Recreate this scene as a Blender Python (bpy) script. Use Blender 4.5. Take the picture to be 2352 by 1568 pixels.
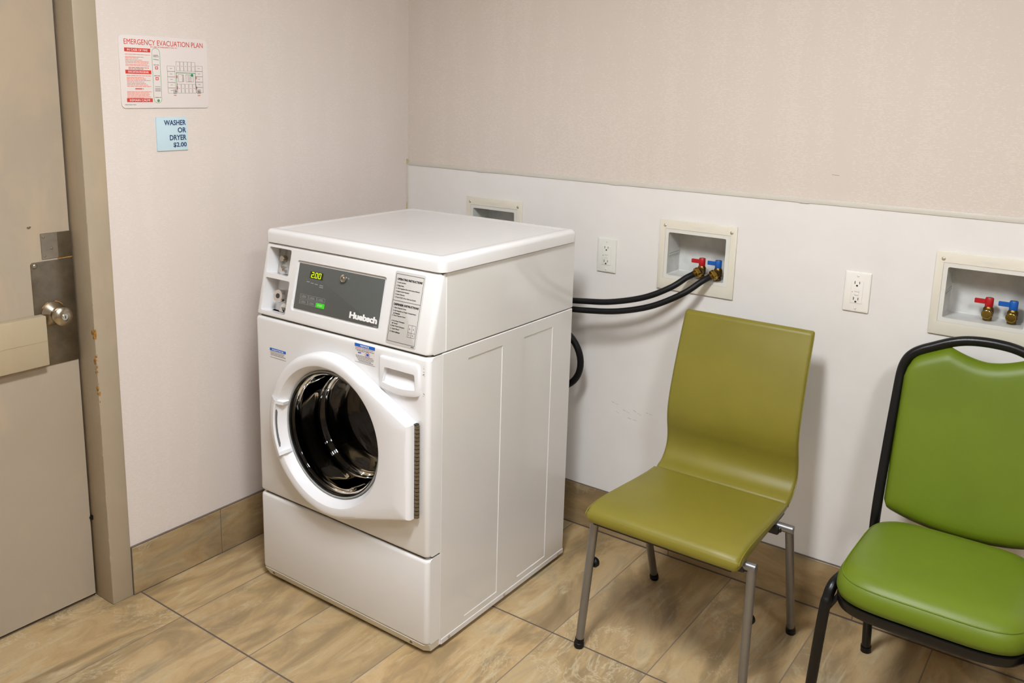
import bpy, bmesh, math, random
from mathutils import Vector, Matrix
random.seed(7)
for o in list(bpy.data.objects): bpy.data.objects.remove(o)
S = bpy.context.scene
COL = S.collection

# ------------------------------------------------------------------ camera
cam_d = bpy.data.cameras.new('camera'); cam = bpy.data.objects.new('camera', cam_d); COL.objects.link(cam)
W_, H_ = 2352, 1568
cam_d.sensor_fit = 'HORIZONTAL'; cam_d.sensor_width = 36
cam_d.lens = 2036.95 / W_ * 36
cam_d.shift_x = 21.7 / W_; cam_d.shift_y = -173.6 / W_
yaw, pitch, roll = [math.radians(a) for a in (35.639, -11.479, 1.4407)]
f = Vector((-math.sin(yaw)*math.cos(pitch), math.cos(yaw)*math.cos(pitch), math.sin(pitch)))
r0 = f.cross(Vector((0, 0, 1))).normalized(); u0 = r0.cross(f)
rt = math.cos(roll)*r0 + math.sin(roll)*u0; up = -math.sin(roll)*r0 + math.cos(roll)*u0
cam.matrix_world = Matrix(((rt.x, up.x, -f.x, 2.3568), (rt.y, up.y, -f.y, -2.6285), (rt.z, up.z, -f.z, 1.5717), (0, 0, 0, 1)))
cam_d.clip_start = 0.05
S.camera = cam

# ------------------------------------------------------------------ world and exposure
w = bpy.data.worlds.new('world'); S.world = w; w.use_nodes = True
w.node_tree.nodes['Background'].inputs[0].default_value = (1.0, 0.93, 0.85, 1)
w.node_tree.nodes['Background'].inputs[1].default_value = 0.05
S.view_settings.view_transform = 'Standard'; S.view_settings.look = 'None'
S.view_settings.gamma = 1; S.view_settings.use_curve_mapping = False
S.view_settings.exposure = 0.16
LAMP_STRENGTH = [98.0, 66.0]
LAMP_COLOR = (0.935, 0.965, 1.0)
# ceiling light, then the added fill light: (centre x, centre y, size x, size y)
LAMPS = [(1.55, -1.80, 0.30, 0.60), (3.05, -2.20, 0.30, 0.60)]
RX, RY, RZ = 3.6, -3.7, 2.55        # room extents

# ------------------------------------------------------------------ helpers
def lin(c):
    if isinstance(c, str):
        c = [int(c[i:i+2], 16)/255 for i in (0, 2, 4)]
    return tuple((x/12.92 if x <= 0.04045 else ((x+0.055)/1.055)**2.4) for x in c[:3]) + (1,)

class NT:
    def __init__(s, m):
        s.t = m.node_tree; s.n = s.t.nodes
    def new(s, typ, **kw):
        nd = s.n.new(typ)
        for k, v in kw.items():
            if k.startswith('i_'):
                key = k[2:]; key = int(key) if key.isdigit() else key
                nd.inputs[key].default_value = v
            else: setattr(nd, k, v)
        return nd
    def link(s, a, b): s.t.links.new(a, b)
    def math(s, op, a, b=None, c=None):
        nd = s.n.new('ShaderNodeMath'); nd.operation = op
        for i, v in enumerate((a, b, c)):
            if v is None: continue
            if isinstance(v, (int, float)): nd.inputs[i].default_value = v
            else: s.link(v, nd.inputs[i])
        return nd.outputs[0]
    def mix(s, fac, a, b, typ='MIX'):
        nd = s.n.new('ShaderNodeMix'); nd.data_type = 'RGBA'; nd.blend_type = typ
        for k, v in ((0, fac), (6, a), (7, b)):
            if isinstance(v, (int, float, tuple)): nd.inputs[k].default_value = v
            else: s.link(v, nd.inputs[k])
        return nd.outputs[2]
    def ramp(s, fac, pts):
        nd = s.n.new('ShaderNodeValToRGB'); cr = nd.color_ramp
        while len(cr.elements) < len(pts): cr.elements.new(0.5)
        for e, (p, c) in zip(cr.elements, pts):
            e.position = p; e.color = c if isinstance(c, tuple) else (c, c, c, 1)
        s.link(fac, nd.inputs[0]); return nd.outputs[0]
    def noise(s, vec, scale, detail=3, rough=0.5, dist=0):
        nd = s.n.new('ShaderNodeTexNoise'); nd.inputs['Scale'].default_value = scale
        nd.inputs['Detail'].default_value = detail; nd.inputs['Roughness'].default_value = rough
        nd.inputs['Distortion'].default_value = dist
        s.link(vec, nd.inputs['Vector']); return nd.outputs[0]
    def mapping(s, vec, scale=(1, 1, 1), loc=(0, 0, 0), rot=(0, 0, 0)):
        nd = s.n.new('ShaderNodeMapping'); nd.inputs['Scale'].default_value = scale
        nd.inputs['Location'].default_value = loc; nd.inputs['Rotation'].default_value = rot
        s.link(vec, nd.inputs['Vector']); return nd.outputs[0]
    def bump(s, h, strength, dist=0.001):
        nd = s.n.new('ShaderNodeBump'); nd.inputs['Strength'].default_value = strength
        nd.inputs['Distance'].default_value = dist; s.link(h, nd.inputs['Height'])
        s.link(nd.outputs[0], s.bsdf.inputs['Normal'])

def mat(name, col, rough=0.5, metal=0.0, coat=0.0, spec=0.5, emit=None, es=0, noise=0.0, nscale=30, bump=0.0, bscale=200):
    m = bpy.data.materials.new(name); m.use_nodes = True
    k = NT(m); b = k.n['Principled BSDF']; k.bsdf = b
    c = lin(col) if isinstance(col, str) else col
    b.inputs['Base Color'].default_value = c
    b.inputs['Roughness'].default_value = rough; b.inputs['Metallic'].default_value = metal
    b.inputs['Coat Weight'].default_value = coat; b.inputs['Coat Roughness'].default_value = 0.08
    b.inputs['Specular IOR Level'].default_value = spec
    if emit: b.inputs['Emission Color'].default_value = lin(emit); b.inputs['Emission Strength'].default_value = es
    if noise or bump:
        tc = k.new('ShaderNodeTexCoord').outputs['Object']
        if noise:
            n = k.noise(tc, nscale, 4, 0.6)
            dark = tuple(x*(1-noise) for x in c[:3]) + (1,); lite = tuple(min(1, x*(1+noise*0.5)) for x in c[:3]) + (1,)
            k.link(k.ramp(n, [(0.3, dark), (0.7, lite)]), b.inputs['Base Color'])
        if bump: k.bump(k.noise(tc, bscale, 3, 0.6), bump, 0.0006)
    m['nt'] = 1
    return m, k

M = {}
def mk(name, *a, **kw): M[name], k = mat(name, *a, **kw); return k

mk('white_enamel', 'e3e2e2', 0.22, coat=0.35, noise=0.015, nscale=6)
mk('white_side', 'dddbd9', 0.10, coat=0.6, noise=0.015, nscale=5)
mk('white_plastic', 'e9e9ec', 0.32, noise=0.01, nscale=10)
mk('grey_overlay', '565957', 0.35, noise=0.03, nscale=60)
mk('console_recess', 'a8a5a0', 0.45, noise=0.05)
mk('label_grey', 'c6c3bf', 0.4, noise=0.02)
mk('ink_black', '1c1a1a', 0.6); mk('ink_grey', '6b6868', 0.6); mk('ink_white', 'eeeeee', 0.5); mk('ink_lightgrey', '9a9d9b', 0.5)
mk('ink_blue', '0b63c4', 0.5); mk('ink_red', 'd23a28', 0.6); mk('ink_pink', 'e08878', 0.6); mk('ink_green', '3f9a64', 0.6)
mk('ink_palegreen', 'bcd0b8', 0.6); mk('ink_navy', '16345f', 0.6); mk('ink_sketch', '8d8580', 0.6)
mk('sticker_white', 'e2dedb', 0.45)
mk('chrome', 'd8d6d2', 0.12, 1.0); mk('steel_worn', '8f877a', 0.36, 1.0, noise=0.25, nscale=22, bump=0.1, bscale=90)
mk('steel_bright', 'b5aea2', 0.34, 1.0, noise=0.15, nscale=30)
mk('satin_nickel', 'b3a896', 0.27, 1.0, noise=0.06, nscale=20)
mk('brushed_leg', '8e8e90', 0.36, 0.85, noise=0.05, nscale=40)
mk('black_rubber', '08080a', 0.5, spec=0.3, noise=0.1, nscale=50); mk('black_plastic', '101011', 0.4, noise=0.1)
mk('black_powder', '060608', 0.33, spec=0.4, bump=0.2, bscale=500)
mk('brass', '7a602f', 0.35, 1.0, noise=0.2, nscale=60); mk('brass_bright', 'b79a4c', 0.2, 1.0, noise=0.1)
mk('valve_red', 'b3101a', 0.4); mk('valve_blue', '0c57ab', 0.4)
mk('cream_plastic', 'ded8c9', 0.45, noise=0.03, nscale=8); mk('box_grey', 'cfcfcb', 0.4, noise=0.14, nscale=18)
mk('flange_white', 'd9d7d0', 0.4, noise=0.02)
mk('outlet_white', 'dcdcd4', 0.28, coat=0.1, noise=0.01); mk('outlet_bright', 'e9e5de', 0.22, coat=0.2, noise=0.01)
mk('slot_dark', '3a3733', 0.6)
mk('sign_white', 'e4dbd6', 0.35, noise=0.01); mk('sign_blue', 'c3dbe4', 0.35, noise=0.01)
mk('hinge_brown', '7d715c', 0.4, 0.7, noise=0.2, nscale=90)
mk('gasket', '2a2b2d', 0.32, noise=0.1); mk('drum_steel', '3a3835', 0.3, 1.0, noise=0.2, nscale=40)
mk('lcd_dark', '262a05', 0.3); mk('lcd_on', 'c8e000', 0.4, emit='c4e800', es=0.9); mk('led_green', '2fae10', 0.4, emit='33cc12', es=0.35)
mk('off_white_paint', 'd0cbc2', 0.6); mk('far_wall_paint', '9c9286', 0.6); mk('diffuser', 'ffffff', 0.5)
mk('trim_strip', 'cfcac0', 0.4, noise=0.02); mk('glue', 'c7b67a', 0.5, noise=0.2, nscale=60)
mk('scuff', 'bdb2ab', 0.6); mk('seam_dark', '4a4538', 0.6)
mk('chip_orange', 'a87a35', 0.6, noise=0.3, nscale=150)
mk('screw', 'c9c2b0', 0.35, 0.6, noise=0.1)

# vinyl upholstery
def vinyl(name, col, nz=0.06):
    m, k = mat(name, col, 0.46, spec=0.45)
    tc = k.new('ShaderNodeTexCoord').outputs['Object']
    c = lin(col); n = k.noise(tc, 7, 3, 0.5)
    k.link(k.ramp(n, [(0.3, tuple(x*(1-nz) for x in c[:3])+(1,)), (0.7, tuple(x*(1+nz) for x in c[:3])+(1,))]), k.bsdf.inputs['Base Color'])
    k.bump(k.noise(tc, 650, 2, 0.6), 0.12, 0.0008)
    M[name] = m
vinyl('olive_vinyl', '7b7224'); vinyl('lime_vinyl', '607310')

# glass of the washer door
m, k = mat('door_glass', 'ffffff', 0.02)
k.bsdf.inputs['Transmission Weight'].default_value = 1.0
k.bsdf.inputs['Base Color'].default_value = (0.085, 0.085, 0.087, 1); k.bsdf.inputs['IOR'].default_value = 1.5
M['door_glass'] = m
# diffusers: ceiling lamp, then the unseen fill light added to brighten right-facing sides
m, k = mat('lamp_diffuser', 'ffffff', 0.5)
k.bsdf.inputs['Emission Color'].default_value = LAMP_COLOR + (1,); k.bsdf.inputs['Emission Strength'].default_value = LAMP_STRENGTH[0]
M['lamp_diffuser'] = m
m, k = mat('fill_light_diffuser', 'ffffff', 0.5)
k.bsdf.inputs['Emission Color'].default_value = LAMP_COLOR + (1,); k.bsdf.inputs['Emission Strength'].default_value = LAMP_STRENGTH[1]
M['fill_light_diffuser'] = m

# wallpaper: fine horizontal dashes gathered in soft vertical bands
def wallpaper(name, axis, base, lite):
    m, k = mat(name, base, 0.62, spec=0.35)
    tc = k.new('ShaderNodeTexCoord').outputs['Object']
    sep = k.new('ShaderNodeSeparateXYZ'); k.link(tc, sep.inputs[0])
    u = sep.outputs[axis]; z = sep.outputs[2]
    # rows 4.2 mm apart
    row = k.math('FRACT', k.math('DIVIDE', z, 0.0045))
    rowm = k.math('LESS_THAN', k.math('ABSOLUTE', k.math('SUBTRACT', row, 0.5)), 0.22)
    rid = k.math('FLOOR', k.math('DIVIDE', z, 0.0045))
    cv = k.new('ShaderNodeCombineXYZ'); k.link(k.math('MULTIPLY', u, 95.0), cv.inputs[0]); k.link(k.math('MULTIPLY', rid, 7.31), cv.inputs[1])
    dash = k.noise(cv.outputs[0], 1.0, 2, 0.6)
    cb = k.new('ShaderNodeCombineXYZ'); k.link(k.math('MULTIPLY', u, 13.0), cb.inputs[0]); k.link(k.math('MULTIPLY', z, 1.3), cb.inputs[1])
    band = k.noise(cb.outputs[0], 1.0, 2, 0.5)
    v = k.math('ADD', dash, k.math('MULTIPLY', k.math('SUBTRACT', band, 0.5), 0.7))
    d = k.ramp(v, [(0.5, 0.0), (0.62, 1.0)])
    mask = k.math('MULTIPLY', d, rowm)
    big = k.noise(tc, 1.2, 2, 0.5)
    bc = k.ramp(big, [(0.3, tuple(x*0.97 for x in lin(base)[:3])+(1,)), (0.7, lin(base))])
    bc2 = k.mix(k.math('MULTIPLY', k.math('SUBTRACT', 1.0, row), 0.16), bc, tuple(x*0.82 for x in lin(base)[:3])+(1,))
    k.link(k.mix(k.math('MULTIPLY', mask, 0.38), bc2, lin(lite)), k.bsdf.inputs['Base Color'])
    k.bump(k.math('ADD', k.math('MULTIPLY', mask, 0.7), k.math('MULTIPLY', row, 0.5)), 0.35, 0.0006)
    M[name] = m
wallpaper('wallpaper_back', 0, 'd6cbc1', 'e8dfd6')
wallpaper('wallpaper_left', 1, 'dfd4cc', 'ece4df')

m, k = mat('wall_panel_white', 'e0dbd6', 0.38, spec=0.4)
tc = k.new('ShaderNodeTexCoord').outputs['Object']
n1 = k.noise(tc, 2.2, 4, 0.6)
k.link(k.ramp(n1, [(0.3, lin('dcd8d4')), (0.7, lin('e6e3e0'))]), k.bsdf.inputs['Base Color'])
k.bump(k.noise(tc, 60, 3, 0.5), 0.12, 0.0008)
M['wall_panel_white'] = m

# painted steel door and frame
def paint(name, col, chips=False):
    m, k = mat(name, col, 0.45, spec=0.45)
    tc = k.new('ShaderNodeTexCoord').outputs['Object']
    c = lin(col)
    n = k.noise(tc, 2.3, 4, 0.55)
    base = k.ramp(n, [(0.3, tuple(x*y for x, y in zip(c, (0.93, 0.90, 0.86)))+(1,)), (0.6, c)])
    st = k.noise(k.mapping(tc, (3, 3, 1.2)), 2.0, 5, 0.6, 0.4)
    base = k.mix(k.ramp(st, [(0.52, 0.0), (0.66, 0.35)]), base, lin('c2ab8a'))
    scr = k.noise(k.mapping(tc, (30, 30, 400)), 1.0, 2, 0.6)
    base = k.mix(k.ramp(scr, [(0.72, 0.0), (0.76, 0.18)]), base, lin('9a8f80'))
    k.link(base, k.bsdf.inputs['Base Color'])
    k.bump(k.noise(tc, 24 if not chips else 60, 4, 0.6), 0.25 if not chips else 0.6, 0.0012)
    M[name] = m
paint('door_paint', 'ab9e8c'); paint('frame_paint', 'ad9f89', True); paint('bar_paint', 'b3a488')

# stone-look porcelain tiles with streaks along the long side
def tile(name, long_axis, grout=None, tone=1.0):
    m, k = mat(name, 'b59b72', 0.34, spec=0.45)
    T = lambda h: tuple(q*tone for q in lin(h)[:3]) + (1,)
    tc = k.new('ShaderNodeTexCoord').outputs['Object']
    sep = k.new('ShaderNodeSeparateXYZ'); k.link(tc, sep.inputs[0])
    X, Y, Z = sep.outputs
    if grout is not None:
        gx = k.math('DIVIDE', k.math('SUBTRACT', X, 0.2186), 0.305); gy = k.math('DIVIDE', k.math('ADD', Y, 1.2377), 0.6141)
        ix = k.math('FLOOR', gx); iy = k.math('FLOOR', gy)
        fx = k.math('FRACT', gx); fy = k.math('FRACT', gy)
        ex = k.math('MULTIPLY', k.math('MINIMUM', fx, k.math('SUBTRACT', 1.0, fx)), 0.305)
        ey = k.math('MULTIPLY', k.math('MINIMUM', fy, k.math('SUBTRACT', 1.0, fy)), 0.6141)
        e = k.math('MINIMUM', ex, ey)
        gm = k.math('LESS_THAN', e, 0.0019); gd = k.math('LESS_THAN', ey, 0.0026); gm = k.math('MAXIMUM', gm, gd)
        rnd = k.new('ShaderNodeTexWhiteNoise', noise_dimensions='2D')
        cv = k.new('ShaderNodeCombineXYZ'); k.link(ix, cv.inputs[0]); k.link(iy, cv.inputs[1]); k.link(cv.outputs[0], rnd.inputs[0])
        off = k.new('ShaderNodeVectorMath', operation='SCALE'); k.link(rnd.outputs[1], off.inputs[0]); off.inputs[3].default_value = 30
        ad = k.new('ShaderNodeVectorMath', operation='ADD'); k.link(tc, ad.inputs[0]); k.link(off.outputs[0], ad.inputs[1])
        vec = ad.outputs[0]; rv = rnd.outputs[0]
    else:
        vec = tc; rv = None
    sc = [6.0, 6.0, 6.0]; sc[long_axis] = 2.3
    v1 = k.mapping(vec, tuple(sc), rot=(0, 0, 0.10 if long_axis == 1 else 0))
    a = k.noise(v1, 1.2, 6, 0.62, 0.9)
    c1 = k.ramp(a, [(0.30, T('86704f')), (0.42, T('a08863')), (0.50, T('b99c70')), (0.58, T('c2a87e')), (0.68, T('ab9b7c')), (0.78, T('958467'))])
    sc2 = [20.0, 20.0, 20.0]; sc2[long_axis] = 3.6
    b = k.noise(k.mapping(vec, tuple(sc2), rot=(0, 0, -0.25 if long_axis == 1 else 0)), 1.0, 5, 0.65, 1.2)
    c2 = k.mix(k.ramp(b, [(0.54, 0.0), (0.70, 0.55)]), c1, T('d3c6a4'))
    b2 = k.noise(k.mapping(vec, tuple(q*0.55 for q in sc2), loc=(3, 5, 1)), 1.0, 4, 0.6, 0.8)
    c2 = k.mix(k.ramp(b2, [(0.53, 0.0), (0.66, 0.6)]), c2, T('8b765a'))
    cr = k.noise(k.mapping(vec, (4.5, 2.2, 4.5), rot=(0, 0, 0.6)), 1.0, 5, 0.7, 2.2)
    wsp = k.ramp(k.math('ABSOLUTE', k.math('SUBTRACT', cr, 0.5)), [(0.0, 0.55), (0.018, 0.0)])
    gate = k.ramp(k.noise(vec, 2.5, 2, 0.5), [(0.52, 0.0), (0.66, 1.0)])
    c3 = k.mix(k.math('MULTIPLY', wsp, gate), c2, T('d9cdae'))
    fine = k.noise(vec, 180, 3, 0.6)
    c3 = k.mix(k.math('MULTIPLY', k.math('SUBTRACT', fine, 0.35), 0.35), c3, T('8a7759'))
    if rv is not None:
        c3 = k.mix(k.math('MULTIPLY', rv, 0.28), c3, T('938262'))
        c3 = k.mix(gm, c3, lin('857563'))
        c3 = k.mix(gd, c3, lin('5d534c'))
        k.link(k.math('ADD', 0.33, k.math('MULTIPLY', gm, 0.4)), k.bsdf.inputs['Roughness'])
        h = k.math('SUBTRACT', k.math('MULTIPLY', b, 0.5), k.math('MULTIPLY', gm, 1.0))
    else: h = b
    k.link(c3, k.bsdf.inputs['Base Color'])
    k.bump(h, 0.35, 0.0012)
    M[name] = m
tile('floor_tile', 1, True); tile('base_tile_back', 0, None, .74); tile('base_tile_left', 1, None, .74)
mk('grout', '6f6257', 0.8, noise=0.15, nscale=60)

def V(*a): return Vector(a)
def box(bm, lo, hi, r=0.0, seg=2, edges=None):
    g = bmesh.ops.create_cube(bm, size=1.0); vs = g['verts']
    lo, hi = Vector(lo), Vector(hi); c = (lo+hi)/2; d = hi-lo
    for v in vs: v.co = Vector((v.co.x*d.x, v.co.y*d.y, v.co.z*d.z)) + c
    if r > 0:
        es = set(e for v in vs for e in v.link_edges)
        if edges: es = [e for e in es if edges((e.verts[0].co+e.verts[1].co)/2)]
        bmesh.ops.bevel(bm, geom=list(es), offset=r, segments=seg, profile=0.5, affect='EDGES', clamp_overlap=True)
    return vs
def loft(bm, rings, cap0=True, cap1=True, closed=True):
    R = [[bm.verts.new(p) for p in ring] for ring in rings]
    n = len(R[0])
    for a, b in zip(R, R[1:]):
        for i in range(n if closed else n-1):
            j = (i+1) % n
            bm.faces.new((a[i], a[j], b[j], b[i]))
    if cap0: bm.faces.new(list(reversed(R[0])))
    if cap1: bm.faces.new(R[-1])
    return R
def cyl(bm, p0, p1, r0_, r1_=None, n=20, caps=True, prof=None):
    p0, p1 = Vector(p0), Vector(p1); ax = (p1-p0); L = ax.length; ax.normalize()
    t = ax.orthogonal().normalized(); b = ax.cross(t)
    r1_ = r0_ if r1_ is None else r1_
    prof = prof or [(0, r0_), (1, r1_)]
    rings = [[p0 + ax*(L*s) + (t*math.cos(2*math.pi*i/n) + b*math.sin(2*math.pi*i/n))*r for i in range(n)] for s, r in prof]
    loft(bm, rings, caps, caps)
def catmull(pts, k=8):
    pts = [Vector(p) for p in pts]; P = [pts[0]*2-pts[1]] + pts + [pts[-1]*2-pts[-2]]; out = []
    for i in range(1, len(P)-2):
        a, b, c, d = P[i-1:i+3]
        for s in range(k):
            t = s/k
            out.append(0.5*((2*b) + (c-a)*t + (2*a-5*b+4*c-d)*t*t + (3*b-a-3*c+d)*t**3))
    out.append(pts[-1]); return out
def tube(bm, pts, r, n=14, caps=True, rad=None, flat=None):
    pts = [Vector(p) for p in pts]; rings = []; prev = None
    for i, p in enumerate(pts):
        t = (pts[min(i+1, len(pts)-1)] - pts[max(i-1, 0)]).normalized()
        if prev is None: u = t.orthogonal().normalized()
        else:
            u = prev - t*prev.dot(t); u.normalize()
        prev = u; v = t.cross(u); rr = rad[i] if rad else r
        rings.append([p + (u*math.cos(2*math.pi*j/n) + v*math.sin(2*math.pi*j/n))*rr for j in range(n)])
    loft(bm, rings, caps, caps)
def sphere(bm, c, r, sc=(1, 1, 1), seg=20):
    g = bmesh.ops.create_uvsphere(bm, u_segments=seg, v_segments=seg//2, radius=r)
    for v in g['verts']: v.co = Vector((v.co.x*sc[0], v.co.y*sc[1], v.co.z*sc[2])) + Vector(c)
def roundrect(w, h, r, n=5):
    pts = []
    for cx, cy, a0 in ((w/2-r, h/2-r, 0), (-w/2+r, h/2-r, 90), (-w/2+r, -h/2+r, 180), (w/2-r, -h/2+r, 270)):
        for i in range(n+1):
            a = math.radians(a0+90*i/n); pts.append((cx+r*math.cos(a), cy+r*math.sin(a)))
    return pts
def prism(bm, pts2, o, ux, uy, d0, d1, chamfer=0.0):
    """extrude a 2-D outline; o origin, ux/uy in-plane axes, n=ux x uy; from d0 to d1 along n"""
    o, ux, uy = Vector(o), Vector(ux), Vector(uy); n = ux.cross(uy)
    ring = lambda d, s=0: [o + ux*(x - s*(1 if x > cx else -1)) + uy*(y - s*(1 if y > cy else -1)) + n*d for x, y in pts2]
    cx = sum(p[0] for p in pts2)/len(pts2); cy = sum(p[1] for p in pts2)/len(pts2)
    rs = [ring(d0), ring(d1-chamfer*(1 if d1 > d0 else -1))]
    if chamfer: rs += [ring(d1-chamfer*0.3*(1 if d1 > d0 else -1), chamfer*0.3), ring(d1, chamfer)]
    loft(bm, rs)

def finish(bm, angle=35, smooth=True):
    bmesh.ops.recalc_face_normals(bm, faces=bm.faces)
    me = bpy.data.meshes.new('m'); bm.to_mesh(me); bm.free()
    if smooth:
        me.polygons.foreach_set('use_smooth', [True]*len(me.polygons))
        me.set_sharp_from_angle(angle=math.radians(angle))
    me.update(); return me
def org(o):
    while o.parent: o = o.parent
    return o.location.copy()
def obj(name, bm, m, parent=None, origin=None, angle=35, smooth=True, kind=None, recalc=True):
    me = finish(bm, angle, smooth) if isinstance(bm, bmesh.types.BMesh) else bm
    me.name = name
    O = org(parent) if parent else Vector(origin or (0, 0, 0))
    if O.length: me.transform(Matrix.Translation(-O))
    ms = m if isinstance(m, (list, tuple)) else [m]
    for q in ms: me.materials.append(M[q])
    o = bpy.data.objects.new(name, me); COL.objects.link(o)
    if parent: o.parent = parent
    else: o.location = O
    if kind: o['kind'] = kind
    return o
def thing(name, label, cat, loc, group=None):
    o = bpy.data.objects.new(name, None); COL.objects.link(o); o.location = loc; o.empty_display_size = 0.1
    o['label'] = label; o['category'] = cat
    if group: o['group'] = group
    return o
def B(): return bmesh.new()
def cut(o, cutters):
    """boolean difference, baked into the mesh"""
    tmp = []
    for cbm in cutters:
        bmesh.ops.recalc_face_normals(cbm, faces=cbm.faces)
        me = bpy.data.meshes.new('cut'); cbm.to_mesh(me); cbm.free()
        O = org(o); me.transform(Matrix.Translation(-O))
        c = bpy.data.objects.new('cut', me); COL.objects.link(c); c.location = O; tmp.append(c)
        md = o.modifiers.new('b', 'BOOLEAN'); md.operation = 'DIFFERENCE'; md.object = c; md.solver = 'EXACT'
    bpy.context.view_layer.update()
    dg = bpy.context.evaluated_depsgraph_get(); ev = o.evaluated_get(dg)
    me = bpy.data.meshes.new_from_object(ev); o.modifiers.clear(); old = o.data; nm = old.name; o.data = me
    bpy.data.meshes.remove(old); me.name = nm
    for c in tmp:
        d = c.data; bpy.data.objects.remove(c); bpy.data.meshes.remove(d)
    me.polygons.foreach_set('use_smooth', [True]*len(me.polygons)); me.set_sharp_from_angle(angle=math.radians(35))

# ---------------------------------------------------------------- lettering
def text_mesh(body, bold=0.0, align='LEFT', spacing=1.0, shear=0.0):
    cu = bpy.data.curves.new('t', 'FONT'); cu.body = body; cu.size = 1; cu.offset = bold; cu.align_x = align
    cu.space_character = spacing; cu.shear = shear; cu.resolution_u = 3
    o = bpy.data.objects.new('t', cu); COL.objects.link(o); bpy.context.view_layer.update()
    me = bpy.data.meshes.new_from_object(o.evaluated_get(bpy.context.evaluated_depsgraph_get()))
    bpy.data.objects.remove(o); bpy.data.curves.remove(cu); return me
class Print:
    """flat ink on a surface frame: origin o, axes ux, uy; each colour becomes one mesh"""
    def __init__(s, o, ux, uy, lift=0.0004):
        s.o, s.ux, s.uy = Vector(o), Vector(ux).normalized(), Vector(uy).normalized(); s.n = s.ux.cross(s.uy); s.l = lift; s.b = {}
    def bm(s, c):
        if c not in s.b: s.b[c] = bmesh.new()
        return s.b[c]
    def P(s, x, y, l=0): return s.o + s.ux*x + s.uy*y + s.n*(s.l+l)
    def poly(s, c, pts, l=0): b = s.bm(c); b.faces.new([b.verts.new(s.P(x, y, l)) for x, y in pts])
    def rect(s, c, x0, y0, x1, y1, l=0): s.poly(c, [(x0, y0), (x1, y0), (x1, y1), (x0, y1)], l)
    def frame(s, c, x0, y0, x1, y1, t, l=0):
        s.rect(c, x0, y0, x1, y0+t, l); s.rect(c, x0, y1-t, x1, y1, l); s.rect(c, x0, y0+t, x0+t, y1-t, l); s.rect(c, x1-t, y0+t, x1, y1-t, l)
    def line(s, c, x0, y0, x1, y1, t, l=0):
        d = Vector((x1-x0, y1-y0)); d.normalize(); nx, ny = -d.y*t/2, d.x*t/2
        s.poly(c, [(x0-nx, y0-ny), (x1-nx, y1-ny), (x1+nx, y1+ny), (x0+nx, y0+ny)], l)
    def dashes(s, c, x0, x1, y, t, l=0):
        x = x0
        while x < x1:
            e = min(x1, x+random.uniform(3, 8)*t); s.rect(c, x, y, e, y+t, l); x = e+t*0.8
    def disc(s, c, x, y, r, n=16, l=0): s.poly(c, [(x+r*math.cos(2*math.pi*i/n), y+r*math.sin(2*math.pi*i/n)) for i in range(n)], l)
    def text(s, c, body, x0, y0, w, h, bold=0.0, align='L', l=0, spacing=1.0):
        me = text_mesh(body, bold, spacing=spacing)
        if not me.vertices: return
        xs = [v.co.x for v in me.vertices]; ys = [v.co.y for v in me.vertices]
        a, b_, c0, d = min(xs), max(xs), min(ys), max(ys)
        sy = h/(d-c0); sx = w/(b_-a) if w else sy*0.95
        ox = x0 if align == 'L' else (x0 - (b_-a)*sx if align == 'R' else x0-(b_-a)*sx/2)
        bm_ = s.bm(c); vs = [bm_.verts.new(s.P(ox+(v.co.x-a)*sx, y0+(v.co.y-c0)*sy, l)) for v in me.vertices]
        for p in me.polygons:
            try: bm_.faces.new([vs[i] for i in p.vertices])
            except ValueError: pass
        bpy.data.meshes.remove(me)
    def done(s, parent, names):
        for c, bm_ in s.b.items():
            me = bpy.data.meshes.new('p')
            bmesh.ops.recalc_face_normals(bm_, faces=bm_.faces)
            for f_ in bm_.faces:
                if f_.normal.dot(s.n) < 0: f_.normal_flip()
            r = bmesh.ops.extrude_face_region(bm_, geom=list(bm_.faces))
            for g in r['geom']:
                if isinstance(g, bmesh.types.BMVert): g.co += s.n*0.0002
            bm_.to_mesh(me); bm_.free()
            q = c.split('|')
            obj(q[1] if len(q) > 1 else (names.get(c, 'printing') if isinstance(names, dict) else names), me, q[0], parent)
        s.b = {}

def screw(name, parent, p, n, r=0.0045, m='screw', label=None):
    p, n = Vector(p), Vector(n).normalized(); b = B()
    cyl(b, p-n*0.001, p+n*0.0028, r, prof=[(0, r), (0.5, r), (0.85, r*0.75), (1, r*0.3)], n=14)
    return obj(name, b, m, parent)

# ================================================================ the room
bm = B(); box(bm, (-0.9, RY-0.1, -0.06), (RX+0.1, 0.12, 0.0)); obj('floor', bm, 'floor_tile', kind='structure', smooth=False)
bm = B(); box(bm, (-0.1, RY-0.1, RZ), (RX+0.1, 0.12, RZ+0.08))
ceil = obj('ceiling', bm, 'off_white_paint', kind='structure', smooth=False)

# wall_back with openings for the three plumbing boxes
BOXES = [(0.3036, 0.5583, 'left'), (1.1056, 1.3668, 'mid'), (1.931, 2.192, 'right')]
BZ0, BZ1 = 0.931, 1.162; OZ0, OZ1 = 0.980, 1.1205
bm = B(); box(bm, (-0.12, 0.0, 0.0), (RX+0.1, 0.12, RZ)); wb = obj('wall_back', bm, 'wallpaper_back', kind='structure', smooth=False)
cs = []
for x0, x1, _ in BOXES:
    c = B(); box(c, (x0+0.028, -0.05, OZ0-0.004), (x1-0.028, 0.095, OZ1+0.004)); cs.append(c)
cut(wb, cs)
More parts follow.
